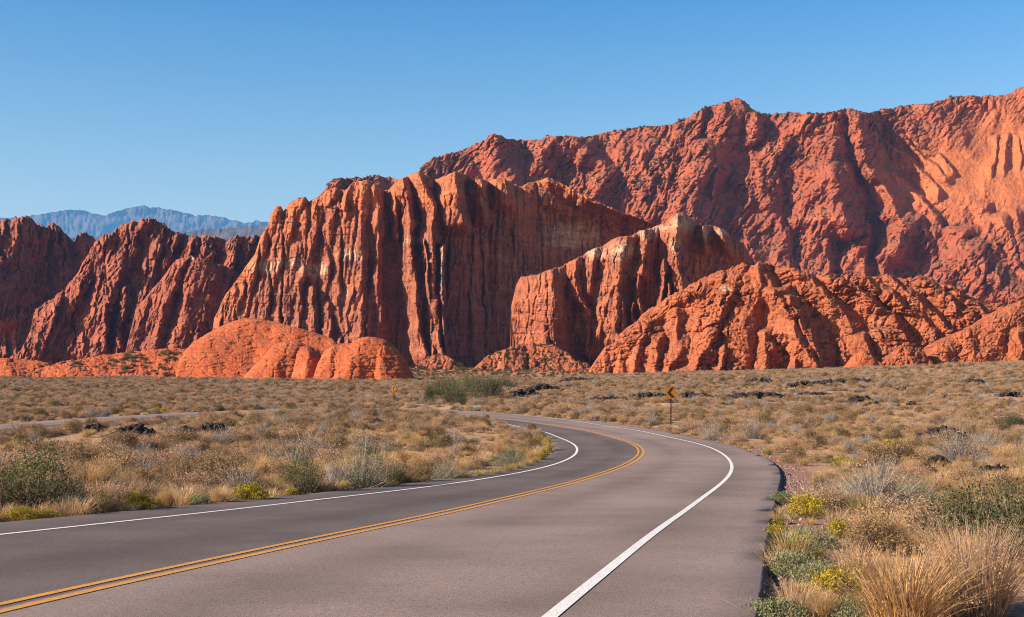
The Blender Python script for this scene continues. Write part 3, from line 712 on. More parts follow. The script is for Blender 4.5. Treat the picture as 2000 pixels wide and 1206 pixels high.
# -- long dome complex on the right
rd_top = [(1145, 742), (1151, 734), (1158, 715), (1166, 703), (1183, 676), (1204, 667), (1211, 652), (1226, 639), (1247, 622), (1269, 602), (1312, 577), (1346, 557), (1381, 540), (1415, 527), (1449, 516), (1467, 519), (1484, 514), (1510, 516), (1535, 521), (1561, 525), (1596, 539), (1621, 536), (1656, 537), (1690, 542), (1733, 536), (1755, 542), (1776, 550), (1793, 540), (1819, 542), (1845, 553), (1871, 564), (1897, 579), (1927, 594), (1957, 592), (1990, 610), (2040, 640), (2100, 735)]
rd_sp = [([(1449, 518), (1400, 548), (1340, 580), (1270, 630), (1225, 700)], 60, 22, 34), ([(1455, 520), (1430, 570), (1395, 640), (1370, 725)], 50, 20, 52), ([(1484, 516), (1480, 580), (1455, 650), (1440, 730)], 44, 24, 64), ([(1476, 516), (1505, 545), (1530, 590)], 40, 16, 50),
         ([(1515, 575), (1540, 610), (1555, 660), (1590, 715)], 46, 44, 82, 16), ([(1545, 590), (1570, 640), (1600, 700)], 18, 30, 76), ([(1560, 526), (1600, 560), (1650, 610), (1685, 670), (1700, 700)], 50, 16, 46), ([(1500, 655), (1495, 730)], 24, 22, 80), ([(1600, 655), (1618, 710)], 24, 20, 56),
         ([(1625, 538), (1680, 570), (1730, 610), (1775, 660)], 54, 16, 44), ([(1690, 544), (1740, 575), (1800, 620), (1840, 670)], 40, 16, 40), ([(1733, 538), (1775, 575), (1830, 615), (1860, 650)], 34, 14, 36), ([(1795, 542), (1850, 580), (1905, 625)], 44, 14, 34), ([(1860, 562), (1910, 600), (1950, 640)], 34, 12, 26),
         ([(1180, 682), (1178, 735)], 22, 16, 44, 14), ([(1212, 690), (1215, 735)], 20, 14, 40), ([(1252, 640), (1250, 690), (1235, 735)], 26, 14, 46), ([(1290, 660), (1275, 735)], 24, 16, 58), ([(1320, 620), (1325, 680), (1310, 735)], 26, 16, 60), ([(1372, 690), (1350, 735)], 34, 14, 84), ([(1415, 690), (1405, 735)], 20, 12, 84), ([(1650, 640), (1655, 700)], 26, 14, 44), ([(1560, 690), (1550, 735)], 26, 18, 92), ([(1740, 650), (1760, 720)], 50, 24, 64)]
rd_sp = [(q[0], q[1], q[2], q[3] * (0.5 if q[0][0][1] > 630 else 0.5 if q[0][0][0] < 1490 else 0.9), *q[4:]) for q in rd_sp]
def rd_shape(x, y):
    return 20 * sstep(600, 740, y) + np.interp(x, [1145, 1250, 1400, 1500, 1700, 1960, 2100], [-70, -20, 20, 26, 0, -60, -110])
_, RDF = relief('cliff', rd_top, flat(752), 700, M_RD, block=(7.5, 30, 23, 0.25), blockw=lambda x, y: np.clip(0.68 + 1.1 * perlin(x / 85, y / 55, 91), 0.12, 1.3), jit=3, sk=1.0, ledge=(1.8, 14), saw=[(6, 40, 0.3), (2.2, 15, 0.2)], step=1.35, lean=0.62, R=30, thick=200, spines=rd_sp, shape=rd_shape, mass=(6, 60), strata=(1.4, 7), fine=0.5, jag=(3.2, 19), seed=61, warp=8, crack=(3.5, 24, 15, 0.2), pale=[(1415, 565, 14, 8)])

# -- rock at the right edge
relief('rock_outcrop', [(1795, 742), (1811, 690), (1830, 668), (1845, 660), (1871, 648), (1893, 640), (1914, 627), (1940, 609), (1974, 594), (2005, 583), (2060, 566), (2150, 560), (2260, 600), (2330, 735)], flat(752), 640, M_RD, step=1.4, lean=0.85, R=24, thick=160,
       spines=[([(2000, 588), (1965, 640), (1930, 690)], 60, 30, 24), ([(1890, 645), (1905, 690)], 40, 30, 26), ([(1850, 662), (1845, 720)], 30, 30, 20), ([(1990, 650), (1985, 715)], 26, 20, 26)], mass=(9, 46), strata=(1.3, 6), knob=(4, 22, 14, 0.3), fine=0.7, jag=(1.2, 14), seed=71, crack=(3.0, 24, 14, 0.5),
       kind='thing', label='broad red sandstone swell at the right edge of the canyon floor', cat='rock outcrop')
relief('rock_outcrop', [(1628, 742), (1640, 731), (1655, 712), (1668, 694), (1680, 686), (1690, 685), (1702, 694), (1720, 708), (1742, 726), (1760, 742)], flat(752), 600, M_FD, jit=2, ledge=(0.7, 9), step=1.2, block=(1.3, 30, 9, -0.6), lean=1.0, R=16, thick=60, spines=[([(1686, 688), (1682, 735)], 34, 34, 12)], mass=(3, 30), strata=(1.1, 5), fine=0.4, jag=(0.6, 14), seed=73, crack=(2.0, 16, 12, 0.2),
       kind='thing', label='small pointed orange slickrock cone at the foot of the right-hand dome', cat='rock outcrop')
relief('rock_outcrop', [(1705, 742), (1722, 712), (1740, 690), (1758, 676), (1775, 668), (1795, 676), (1815, 700), (1838, 724), (1850, 742)], flat(752), 625, M_RD, step=1.2, lean=0.8, R=14, thick=60, spines=[([(1770, 672), (1776, 700), (1800, 730)], 50, 26, 20)], knob=(7, 10, 9, 0.2), mass=(5, 24), strata=(0.8, 5), fine=1.0, jag=(2.5, 8), seed=75,
       kind='thing', label='heap of broken red rock rubble behind the pointed slickrock cone', cat='rock outcrop')
relief('rock_outcrop', [(1575, 742), (1590, 731), (1605, 727), (1625, 722), (1640, 724), (1652, 735), (1660, 742)], flat(752), 580, M_FD, jit=2, ledge=(0.7, 9), step=1.2, block=(1.3, 30, 9, -0.6), lean=1.0, R=10, thick=40, mass=(3, 20), strata=(1.1, 5), fine=0.5, jag=(0.6, 14), seed=77, crack=(1.8, 14, 10, 0.2),
       kind='thing', label='low orange slickrock hump left of the pointed cone', cat='rock outcrop')

# -- slickrock domes in the middle distance, left of the bend
relief('rock_dome', [(340, 748), (352, 704), (362, 684), (380, 667), (400, 654), (420, 644), (450, 629), (480, 621), (510, 623), (540, 630), (580, 640), (620, 651), (650, 662), (680, 690), (700, 748)], flat(756), 560, M_FD, jit=2, ledge=(0.7, 9), step=1.2, block=(1.3, 30, 9, -0.6), lean=1.3, R=26, thick=120, spines=[([(480, 626), (430, 670), (400, 735)], 90, 120, 16), ([(560, 640), (530, 700)], 60, 40, 12)], mass=(6, 60), strata=(1.5, 7), knob=(2.6, 30, 9, -0.6), fine=0.4, jag=(0.8, 18), seed=81, crack=(2.2, 34, 10, -1.2), warp=5,
       kind='thing', label='broad low red slickrock dome with ribbed bedding, behind two smaller domes', cat='rock dome', group='slickrock domes on the canyon floor')
relief('rock_dome', [(462, 748), (477, 734), (495, 715), (510, 702), (535, 674), (557, 666), (582, 666), (597, 673), (612, 680), (626, 684), (640, 690), (655, 705), (668, 748)], flat(756), 520, M_FD, jit=2, ledge=(0.7, 9), step=1.2, block=(1.3, 30, 9, -0.6), lean=0.9, R=26, thick=90, spines=[([(560, 668), (545, 700), (520, 742)], 60, 46, 18), ([(600, 690), (596, 742)], 26, 26, 22)], mass=(4, 40), strata=(1.2, 6), fine=0.4, jag=(0.6, 18), seed=83, crack=(2.4, 30, 20, -0.4), warp=5,
       kind='thing', label='middle orange slickrock dome, left neighbour of the steep rounded one', cat='rock dome', group='slickrock domes on the canyon floor')
relief('rock_dome', [(604, 750), (612, 737), (619, 714), (633, 686), (652, 674), (668, 671), (685, 671), (703, 660), (717, 658), (735, 660), (750, 663), (768, 673), (787, 696), (801, 724), (812, 750)], flat(758), 505, M_FD, jit=2, ledge=(0.7, 9), step=1.2, block=(1.3, 30, 9, -0.6), lean=0.7, R=34, thick=90, spines=[([(652, 676), (638, 742)], 30, 26, 12), ([(717, 662), (690, 700), (672, 742)], 46, 70, 24), ([(745, 668), (752, 700), (760, 742)], 40, 60, 16)], shape=lambda x, y: -0.5 * np.clip(x - 740, 0, 80), mass=(4, 40), strata=(1.2, 6), fine=0.4, jag=(0.6, 18), seed=87, crack=(2.6, 34, 24, -0.3), warp=5,
       kind='thing', label='steep rounded red dome, rightmost of the domes, its right flank in shade', cat='rock dome', group='slickrock domes on the canyon floor')
_, LSF = relief('rock_outcrop', [(-260, 715), (-60, 694), (0, 699), (40, 702), (80, 706), (100, 712), (130, 705), (170, 700), (200, 693), (260, 688), (310, 682), (350, 680), (400, 690), (450, 748)], flat(758), 600, M_FD, jit=2, ledge=(0.7, 9), step=1.3, block=(2.0, 20, 8, -0.4), lean=2.2, R=10, thick=120, spines=[([(10, 702), (0, 742)], 90, 60, 22), ([(160, 702), (140, 742)], 60, 50, 14)], mass=(7, 40), strata=(1.6, 6), knob=(2.5, 24, 7, -0.5), fine=0.9, jag=(1.4, 14), seed=91, crack=(2.0, 26, 9, -0.5),
       kind='thing', label='long low red slickrock shelf dotted with dark bushes, left of the domes', cat='rock outcrop')
# -- rubble at the foot of the butte
_, TA1 = relief('talus', [(880, 752), (905, 734), (920, 724), (945, 700), (970, 688), (1000, 677), (1040, 671), (1080, 672), (1110, 690), (1140, 720), (1170, 752)], flat(760), 860, M_RD, step=1.3, lean=1.5, R=8, thick=80, knob=(6, 9, 7, 0.2), mass=(7, 34), fine=1.2, jag=(2, 8), seed=95, spines=[([(990, 684), (984, 735)], 16, 40, 26, 10)])
_, TA2 = relief('talus', [(1075, 752), (1092, 728), (1110, 713), (1128, 706), (1145, 709), (1165, 728), (1180, 752)], flat(760), 760, M_RD, step=1.3, lean=1.4, R=8, thick=60, knob=(4, 6, 5, 0.2), mass=(4, 24), fine=1.2, jag=(1.5, 8), seed=97)
_, TA3 = relief('talus', [(780, 752), (805, 722), (825, 704), (845, 694), (865, 692), (885, 702), (905, 716), (930, 728), (960, 752)], flat(760), 900, M_RD, step=1.3, lean=1.4, R=8, thick=60, knob=(3, 6, 5, 0.2), mass=(5, 24), fine=1.2, jag=(1.5, 8), seed=99)

# ------------------------------------------------------------------ plants
class Bits:
    """collects ribbons and leaf quads of one plant"""
    def __init__(s): s.v = []; s.f = []; s.m = []; s.n = 0
    def quads(s, V, mat):
        """V: (k,4,3)"""
        k = len(V)
        s.v.append(V.reshape(-1, 3)); s.f.append(s.n + np.arange(4 * k).reshape(k, 4)); s.m.append(np.full(k, mat)); s.n += 4 * k
    def ribbon(s, P, W, side, mat):
        """P: (k,seg,3) centre lines, W: (seg,) half widths, side: (k,3)"""
        L = P - side[:, None] * W[None, :, None]; Rr = P + side[:, None] * W[None, :, None]
        for i in range(P.shape[1] - 1):
            s.quads(np.stack([L[:, i], Rr[:, i], Rr[:, i + 1], L[:, i + 1]], 1), mat)
    def build(s, name, mats, parent=None):
        return mesh_obj(name, np.vstack(s.v), np.vstack(s.f), mats, parent, smooth=False, matidx=np.concatenate(s.m))

def rdir(g, k, up=0.0):
    v = g.normal(size=(k, 3)); v[:, 2] += up
    return v / np.linalg.norm(v, axis=1, keepdims=True)
def leaves(bits, g, C, size, mat, up=0.3, aspect=0.55):
    k = len(C); a = rdir(g, k, up); b = np.cross(a, rdir(g, k)); b /= np.maximum(np.linalg.norm(b, axis=1, keepdims=True), 1e-6)
    sz = size * g.uniform(0.6, 1.4, (k, 1))
    bits.quads(np.stack([C, C + a * sz * 0.5 + b * sz * aspect * 0.5, C + a * sz, C + a * sz * 0.5 - b * sz * aspect * 0.5], 1), mat)
def grass_bits(seed, n, h, r0, spread, w=0.006, droop=0.25, mats=1, heads=0):
    g = np.random.default_rng(seed); B = Bits()
    an = g.uniform(0, 2 * np.pi, n); r = r0 * np.sqrt(g.uniform(0, 1, n))
    base = np.c_[r * np.cos(an), r * np.sin(an), np.zeros(n) - 0.03]
    an2 = an + g.normal(0, 0.6, n); out = np.c_[np.cos(an2), np.sin(an2), np.zeros(n)]
    H = h * g.uniform(0.45, 1.0, n); S = spread * (0.3 + r / max(r0, 1e-6)) * g.uniform(0.3, 1.1, n)
    P = []
    for t in (0, 0.35, 0.7, 1.0):
        P.append(base + out * (S * t ** 1.6)[:, None] + np.array([0, 0, 1]) * (H * (t - droop * t ** 3 * 0.6))[:, None])
    P = np.stack(P, 1)
    side = np.c_[-np.sin(an2 + g.normal(0, 0.8, n)), np.cos(an2), np.zeros(n)]; side /= np.linalg.norm(side, axis=1, keepdims=True)
    for mi in range(mats):
        k = np.arange(n) % mats == mi
        B.ribbon(P[k], np.array([w, w * 0.9, w * 0.6, w * 0.12]), side[k], mi)
    if heads:
        k = g.choice(n, heads, replace=False); C = P[k, -1]
        leaves(B, g, np.repeat(C, 3, 0) + g.normal(0, 0.012, (heads * 3, 3)), 0.019, 0, up=1.0, aspect=0.35)
    return B
def shrub_bits(seed, w, h, nclump, nleaf, leaf, ntwig, twigw=0.006, shell=0.5, flat=0.0, top=0, aspect=0.5, airy=0.16, up=0.3):
    """twigs from the root to clumps of small leaves through the crown; mat 0 leaf, 1 twig, 2 blossom"""
    g = np.random.default_rng(seed); B = Bits()
    d = rdir(g, nclump, 0.35); d[:, 2] = np.abs(d[:, 2])
    rad = g.uniform(shell, 1.0, (nclump, 1)) ** 0.7 * g.uniform(0.75, 1.12, (nclump, 1))
    C = d * rad * np.array([w / 2, w / 2, h * 0.92]) + np.array([0, 0, 0.06 * h])
    C[:, 2] = np.maximum(C[:, 2], 0.05 * h)
    per = max(1, nleaf // nclump)
    L = np.repeat(C, per, 0) + g.normal(0, 1, (nclump * per, 3)) * np.array([w, w, h]) * airy * 0.6
    L[:, 2] = np.maximum(L[:, 2], 0.015)
    leaves(B, g, L, leaf, 0, up=up, aspect=aspect)
    # stems
    k = g.integers(0, nclump, ntwig); T = C[k] + g.normal(0, 1, (ntwig, 3)) * np.array([w, w, h]) * airy
    T[:, 2] = np.maximum(T[:, 2], 0.08 * h)
    root = g.normal(0, 1, (ntwig, 3)) * np.array([w * 0.06, w * 0.06, 0]) - np.array([0, 0, 0.03])
    mid = root * 0.5 + T * 0.5 + g.normal(0, 1, (ntwig, 3)) * np.array([w, w, h]) * 0.05 - np.array([0, 0, 0.06 * h])
    P = np.stack([root, root * 0.3 + mid * 0.7, mid * 0.6 + T * 0.4, T + (T - mid) * 0.25], 1)
    sd = rdir(g, ntwig)
    B.ribbon(P, np.array([twigw * 1.6, twigw, twigw * 0.7, twigw * 0.3]), sd, 1)
    # fine side twigs
    q = np.repeat(np.arange(ntwig), 2); A0 = P[q, 2]; A1 = A0 + rdir(g, len(q), 0.8) * 0.22 * h
    B.ribbon(np.stack([A0, (A0 + A1) / 2 + g.normal(0, 0.02 * h, A0.shape), A1], 1), np.array([twigw * 0.6, twigw * 0.45, twigw * 0.2]), rdir(g, len(q)), 1)
    if top:
        kk = np.argsort(-(C[:, 2] + 0.2 * h * np.linalg.norm(C[:, :2], axis=1)))[:max(3, int(nclump * 0.75))]
        Tt = np.repeat(C[kk], top // len(kk) + 1, 0); Tt = Tt + g.normal(0, 1, Tt.shape) * np.array([w * 0.07, w * 0.07, h * 0.05]) + np.array([0, 0, 0.07 * h])
        leaves(B, g, Tt, leaf * 1.0, 2, up=0.9, aspect=0.7)
    return B

STRAW = plant_mat('straw', [(0.44, 0.265, 0.135), (0.54, 0.34, 0.18), (0.57, 0.38, 0.225)], 0.35)
GOLD = plant_mat('golden_straw', [(0.54, 0.31, 0.115), (0.62, 0.39, 0.17)], 0.35)
DRYT = plant_mat('dry_twig', [(0.30, 0.195, 0.13), (0.40, 0.27, 0.185)], 0.1)
GREYT = plant_mat('grey_twig', [(0.22, 0.185, 0.165), (0.33, 0.28, 0.25)], 0.1)
BROWNT = plant_mat('brown_twig', [(0.13, 0.09, 0.065), (0.21, 0.15, 0.11)], 0.05)
TANL = plant_mat('tan_leaf', [(0.31, 0.185, 0.10), (0.44, 0.265, 0.145), (0.38, 0.245, 0.145)], 0.2)
OLIVE = plant_mat('olive_leaf', [(0.15, 0.095, 0.046), (0.26, 0.165, 0.080), (0.30, 0.185, 0.098)], 0.2)
SAGE = plant_mat('sage_leaf', [(0.28, 0.20, 0.135), (0.39, 0.28, 0.19)], 0.2)
PINK = plant_mat('pinkish_dry_leaf', [(0.36, 0.21, 0.13), (0.49, 0.295, 0.185)], 0.2)
GREEN = plant_mat('green_leaf', [(0.075, 0.090, 0.030), (0.125, 0.14, 0.05)], 0.25)
DKGREEN = plant_mat('dark_green_leaf', [(0.045, 0.055, 0.024), (0.075, 0.085, 0.036)], 0.15)
LEAFY = plant_mat('grey_green_leaf', [(0.17, 0.185, 0.085), (0.25, 0.25, 0.13)], 0.25)
YELL = plant_mat('yellow_blossom', [(0.42, 0.29, 0.015), (0.52, 0.36, 0.03)], 0.2)
YGRN = plant_mat('yellow_green_leaf', [(0.20, 0.18, 0.03), (0.30, 0.25, 0.05)], 0.25)

# each kind's first plants; every other one is a copy that shares their mesh
KIND = {}
def kind(name, objs): KIND[name] = objs
def proto(name, B, mats):
    o = B.build(name, mats); o.location = (0, -300, -60); return o
kind('bunch_grass', [proto('bunch_grass', grass_bits(1, 800, 0.80, 0.17, 0.40, 0.0036, heads=200, mats=2), [GOLD, STRAW]),
                     proto('bunch_grass', grass_bits(2, 320, 0.50, 0.20, 0.34, 0.0048, heads=60, mats=2), [STRAW, STRAW]),
                     proto('bunch_grass', grass_bits(3, 260, 0.34, 0.24, 0.30, 0.005, heads=0, mats=2), [STRAW, GOLD]),
                     proto('bunch_grass', grass_bits(4, 380, 0.62, 0.18, 0.34, 0.005, heads=60, mats=2), [YGRN, STRAW])])
kind('desert_shrub', [proto('desert_shrub', shrub_bits(11, 1.15, 0.66, 70, 5600, 0.036, 150, 0.006, shell=0.75, airy=0.13), [TANL, DRYT]),
                      proto('desert_shrub', shrub_bits(12, 1.05, 0.72, 64, 5600, 0.036, 160, 0.006, shell=0.75, airy=0.13), [OLIVE, BROWNT]),
                      proto('desert_shrub', shrub_bits(13, 1.25, 0.68, 70, 5200, 0.034, 320, 0.006, shell=0.75, airy=0.13), [PINK, DRYT]),
                      proto('desert_shrub', shrub_bits(14, 1.10, 0.72, 40, 500, 0.035, 420, 0.006, airy=0.2), [SAGE, GREYT]),
                      proto('desert_shrub', grass_bits(15, 1100, 0.85, 0.34, 0.62, 0.0042, droop=0.1, heads=500, mats=2), [PINK, DRYT])])
kind('green_shrub', [proto('green_shrub', shrub_bits(21, 1.5, 1.15, 80, 5200, 0.038, 240, 0.009, airy=0.15, up=0.7), [GREEN, BROWNT]),
                     proto('green_shrub', shrub_bits(22, 1.3, 0.9, 70, 5200, 0.038, 160, 0.008), [DKGREEN, BROWNT]),
                     proto('green_shrub', shrub_bits(23, 1.1, 0.42, 70, 4200, 0.036, 140, 0.005, aspect=0.6), [LEAFY, DRYT]),
                     proto('green_shrub', shrub_bits(24, 1.4, 0.85, 80, 3600, 0.034, 420, 0.006, airy=0.2, up=0.8), [LEAFY, GREYT])])
kind('rabbitbrush', [proto('rabbitbrush', shrub_bits(31, 0.85, 0.52, 70, 1500, 0.035, 200, 0.004, shell=0.7, top=1700, up=0.9), [YGRN, OLIVE, YELL]),
                     proto('rabbitbrush', shrub_bits(32, 0.75, 0.42, 60, 1800, 0.035, 160, 0.004, shell=0.65, top=420, up=0.9), [YGRN, OLIVE, YELL])])
USED = set()
def plant(kindname, var, X, Y, rz, s, label, group=None, sz=None, cat=None):
    p = KIND[kindname][var]
    if p.name in USED: o = p.copy(); COL.objects.link(o)
    else: o = p; USED.add(p.name)
    o.location = (X, Y, float(surf_z(X, Y)[0])); o.rotation_euler = (0, 0, rz); o.scale = (s, s, sz if sz else s)
    for k in ('label', 'category', 'group'):
        if k in o: del o[k]
    return tag(o, label, cat or CATS[kindname], group, 'thing')
CATS = {'bunch_grass': 'grass clump', 'desert_shrub': 'shrub', 'green_shrub': 'shrub', 'rabbitbrush': 'rabbitbrush'}
NAT = {('bunch_grass', 0): (0.8, 0.72), ('bunch_grass', 1): (0.75, 0.45), ('bunch_grass', 2): (0.8, 0.3), ('bunch_grass', 3): (0.75, 0.55),
       ('desert_shrub', 0): (1.25, 0.7), ('desert_shrub', 1): (1.15, 0.8), ('desert_shrub', 2): (1.35, 0.75), ('desert_shrub', 3): (1.25, 0.85), ('desert_shrub', 4): (1.6, 0.85),
       ('green_shrub', 0): (1.65, 1.3), ('green_shrub', 1): (1.4, 1.0), ('green_shrub', 2): (1.2, 0.5), ('green_shrub', 3): (1.6, 1.0), ('rabbitbrush', 0): (0.92, 0.6), ('rabbitbrush', 1): (0.8, 0.5)}
TAKEN = []
def hero(kindname, var, px, py, wpx, hpx, label, cat=None):
    """a plant one can single out: foot at photograph pixel (px, py), about wpx by hpx"""
    q = to_ground(px, py)
    if q is None: return
    X, Y, Z = q; m_ = Y / F; nw, nh = NAT[(kindname, var)]
    s = wpx * m_ / nw; TAKEN.append((X, Y, 0.40 * wpx * m_))
    return plant(kindname, var, X, Y + 0.2 * wpx * m_, random.uniform(0, 6.28), s, label, sz=hpx * m_ / nh * 1.1, cat=cat)
# right-hand verge
hero('bunch_grass', 0, 1782, 1222, 250, 170, 'largest golden bunch grass clump in the near right corner of the verge')
hero('desert_shrub', 4, 1925, 1200, 270, 200, 'big pinkish tan dry bush right of the largest golden grass clump')
hero('rabbitbrush', 0, 1645, 1160, 118, 72, 'brightest yellow rabbitbrush, nearest the bottom of the right verge', 'rabbitbrush')
hero('rabbitbrush', 0, 1580, 1006, 84, 50, 'deep gold rabbitbrush on the verge just past the bulging road edge', 'rabbitbrush')
hero('rabbitbrush', 1, 1522, 1042, 58, 36, 'small yellow-green rabbitbrush touching the ragged pavement edge', 'rabbitbrush')
hero('rabbitbrush', 1, 1650, 1042, 80, 40, 'flat olive yellow rabbitbrush between the dry grasses of the right verge', 'rabbitbrush')
hero('bunch_grass', 0, 1736, 1072, 84, 88, 'upright golden grass clump in front of the large dark green shrub')
hero('green_shrub', 2, 1520, 1200, 130, 60, 'low leafy grey-green plant beside the pavement at the bottom of the picture')
hero('green_shrub', 2, 1560, 1112, 120, 60, 'low leafy plant left of the brightest yellow rabbitbrush')
hero('green_shrub', 2, 1590, 1062, 110, 50, 'low leafy plant in front of the deep gold rabbitbrush')
hero('green_shrub', 2, 1530, 978, 60, 30, 'small leafy plant where the gravel shoulder ends at the pavement')
hero('green_shrub', 1, 1925, 1088, 230, 160, 'large dark green shrub at the right edge behind the dry grasses')
hero('green_shrub', 1, 2020, 1105, 190, 170, 'dark green shrub cut by the right edge of the picture')
hero('green_shrub', 3, 1700, 975, 120, 62, 'feathery green shrub left of the black rocks on the right verge')
hero('green_shrub', 3, 1800, 988, 110, 64, 'feathery green shrub below the black rocks on the right verge')
hero('bunch_grass', 1, 1680, 1120, 120, 76, 'pale straw grass clump behind the brightest yellow rabbitbrush')
hero('bunch_grass', 0, 1610, 1190, 70, 60, 'thin straw grass clump below the brightest yellow rabbitbrush')
hero('bunch_grass', 1, 1850, 1085, 110, 80, 'pale straw grass clump between the golden clumps and the dark green shrub')
hero('green_shrub', 2, 1610, 1130, 110, 56, 'low leafy plant hugging the left side of the brightest yellow rabbitbrush')
hero('green_shrub', 2, 1690, 1195, 120, 60, 'low leafy plant between the brightest rabbitbrush and the largest golden clump')
hero('bunch_grass', 3, 1700, 1010, 90, 54, 'yellow-green grass clump among the feathery green shrubs')
hero('bunch_grass', 1, 1650, 1000, 100, 56, 'pale straw clump just right of the deep gold rabbitbrush')
hero('desert_shrub', 3, 1882, 906, 120, 68, 'bare grey twiggy bush between two heaps of black lava rock', 'dead shrub')
hero('desert_shrub', 3, 1935, 884, 80, 56, 'bare grey bush behind the larger bare grey twiggy bush', 'dead shrub')
hero('desert_shrub', 1, 1745, 912, 130, 46, 'dark brown low bush left of the black rocks on the right verge')
hero('rabbitbrush', 1, 1650, 912, 60, 24, 'yellow rabbitbrush behind the feathery green shrubs', 'rabbitbrush')
hero('green_shrub', 1, 1985, 842, 70, 34, 'round green bush at the right edge on the far side of the black rocks')
# left roadside
hero('green_shrub', 0, 48, 1003, 205, 150, 'large grey-green creosote bush at the left edge of the picture')
hero('green_shrub', 3, 122, 1000, 100, 84, 'greyer half of the bushes beside the large creosote bush at the left edge')
hero('rabbitbrush', 0, 36, 1016, 62, 34, 'yellow rabbitbrush under the large creosote bush, next to the pavement', 'rabbitbrush')
hero('rabbitbrush', 1, 84, 1013, 56, 28, 'yellow-green rabbitbrush right beside the one under the creosote bush', 'rabbitbrush')
hero('desert_shrub', 3, 140, 1004, 64, 44, 'grey dry bush by the pavement right of the left-edge rabbitbrushes')
hero('bunch_grass', 3, 200, 1001, 46, 58, 'tall green and gold grass clump on the left roadside')
hero('rabbitbrush', 0, 265, 996, 66, 42, 'olive yellow rabbitbrush on the left roadside beside tall dry grass', 'rabbitbrush')
hero('rabbitbrush', 1, 310, 990, 28, 28, 'narrow yellow rabbitbrush on the left roadside', 'rabbitbrush')
hero('bunch_grass', 0, 325, 990, 34, 52, 'dry reddish grass clump beside the narrow yellow rabbitbrush')
hero('bunch_grass', 0, 424, 983, 44, 42, 'pale gold grass clump left of the round yellow rabbitbrush')
hero('green_shrub', 2, 388, 986, 48, 34, 'small green leafy bush left of the pale gold grass clump')
hero('rabbitbrush', 0, 485, 978, 76, 42, 'round yellow rabbitbrush with a flat base, alone at the left road edge', 'rabbitbrush')
hero('rabbitbrush', 1, 566, 969, 34, 26, 'small yellow rabbitbrush between two dark bushes at the left road edge', 'rabbitbrush')
hero('green_shrub', 0, 590, 962, 88, 92, 'tall dark green bush in the middle of the left road edge')
hero('green_shrub', 3, 705, 953, 106, 96, 'tall grey-green bush with pale twigs, right of the tall dark green bush')
hero('desert_shrub', 3, 650, 955, 60, 60, 'bare pale bush between the two tall bushes at the road edge')
hero('rabbitbrush', 0, 669, 957, 30, 22, 'tiny round golden rabbitbrush below the tall grey-green bush', 'rabbitbrush')
hero('green_shrub', 1, 770, 945, 60, 40, 'dark low bush right of the tall grey-green bush')
hero('green_shrub', 3, 868, 936, 66, 44, 'grey-green bush near the start of the green grass fringe')
hero('desert_shrub', 1, 815, 942, 60, 36, 'brown bush between the dark low bush and the grey-green bush')
hero('green_shrub', 1, 925, 872, 30, 17, 'single small round green bush on the dry flat inside the bend')
hero('green_shrub', 0, 682, 868, 44, 30, 'loose grey-green bush on the flat behind the roadside bushes')
for i, (x, y, w, h) in enumerate([(905, 934, 36, 22), (935, 931, 34, 20), (965, 927, 34, 22), (993, 922, 30, 24), (1012, 917, 28, 22), (1030, 911, 26, 20), (1045, 905, 24, 18)]):
    hero('bunch_grass', 3, x, y, w, h, 'green grass clump in the fringe along the inner pavement edge')['group'] = 'green grass fringe at the inner pavement edge'
for i, (x, y, w, h) in enumerate([(1056, 898, 22, 18), (1064, 890, 24, 18), (1070, 882, 24, 20), (1066, 872, 22, 16), (1054, 864, 24, 14)]):
    hero('rabbitbrush', 1, x, y, w, h, 'yellowish bush at the tip of the flat where the inner pavement turns')['group'] = 'yellowish bushes at the tip of the inner flat'
# the wash by the far bend
for (x, y, w, h, v, lab) in [(862, 778, 52, 30, 1, 'left grey-green bush of the thicket beyond the far bend'), (915, 772, 56, 36, 0, 'brightest green tree-like bush in the thicket beyond the far bend'), (952, 783, 62, 40, 1, 'round dark bush at the right front of the thicket beyond the far bend'),
                            (885, 788, 60, 30, 1, 'front bush of the thicket beside the far road edge'), (985, 762, 50, 24, 1, 'right rear bush of the thicket beyond the far bend'), (935, 762, 60, 24, 0, 'rear middle bush of the thicket beyond the far bend'), (838, 788, 22, 32, 1, 'narrow dark juniper left of the thicket'),
                            (872, 762, 50, 22, 0, 'rear left bush of the thicket beyond the far bend'), (850, 792, 40, 16, 1, 'low dark bush at the far road edge under the narrow juniper'), (905, 793, 40, 14, 1, 'low dark bush at the far road edge below the thicket')]:
    hero('green_shrub', v, x, y, w * 1.15, h * 1.3, lab)
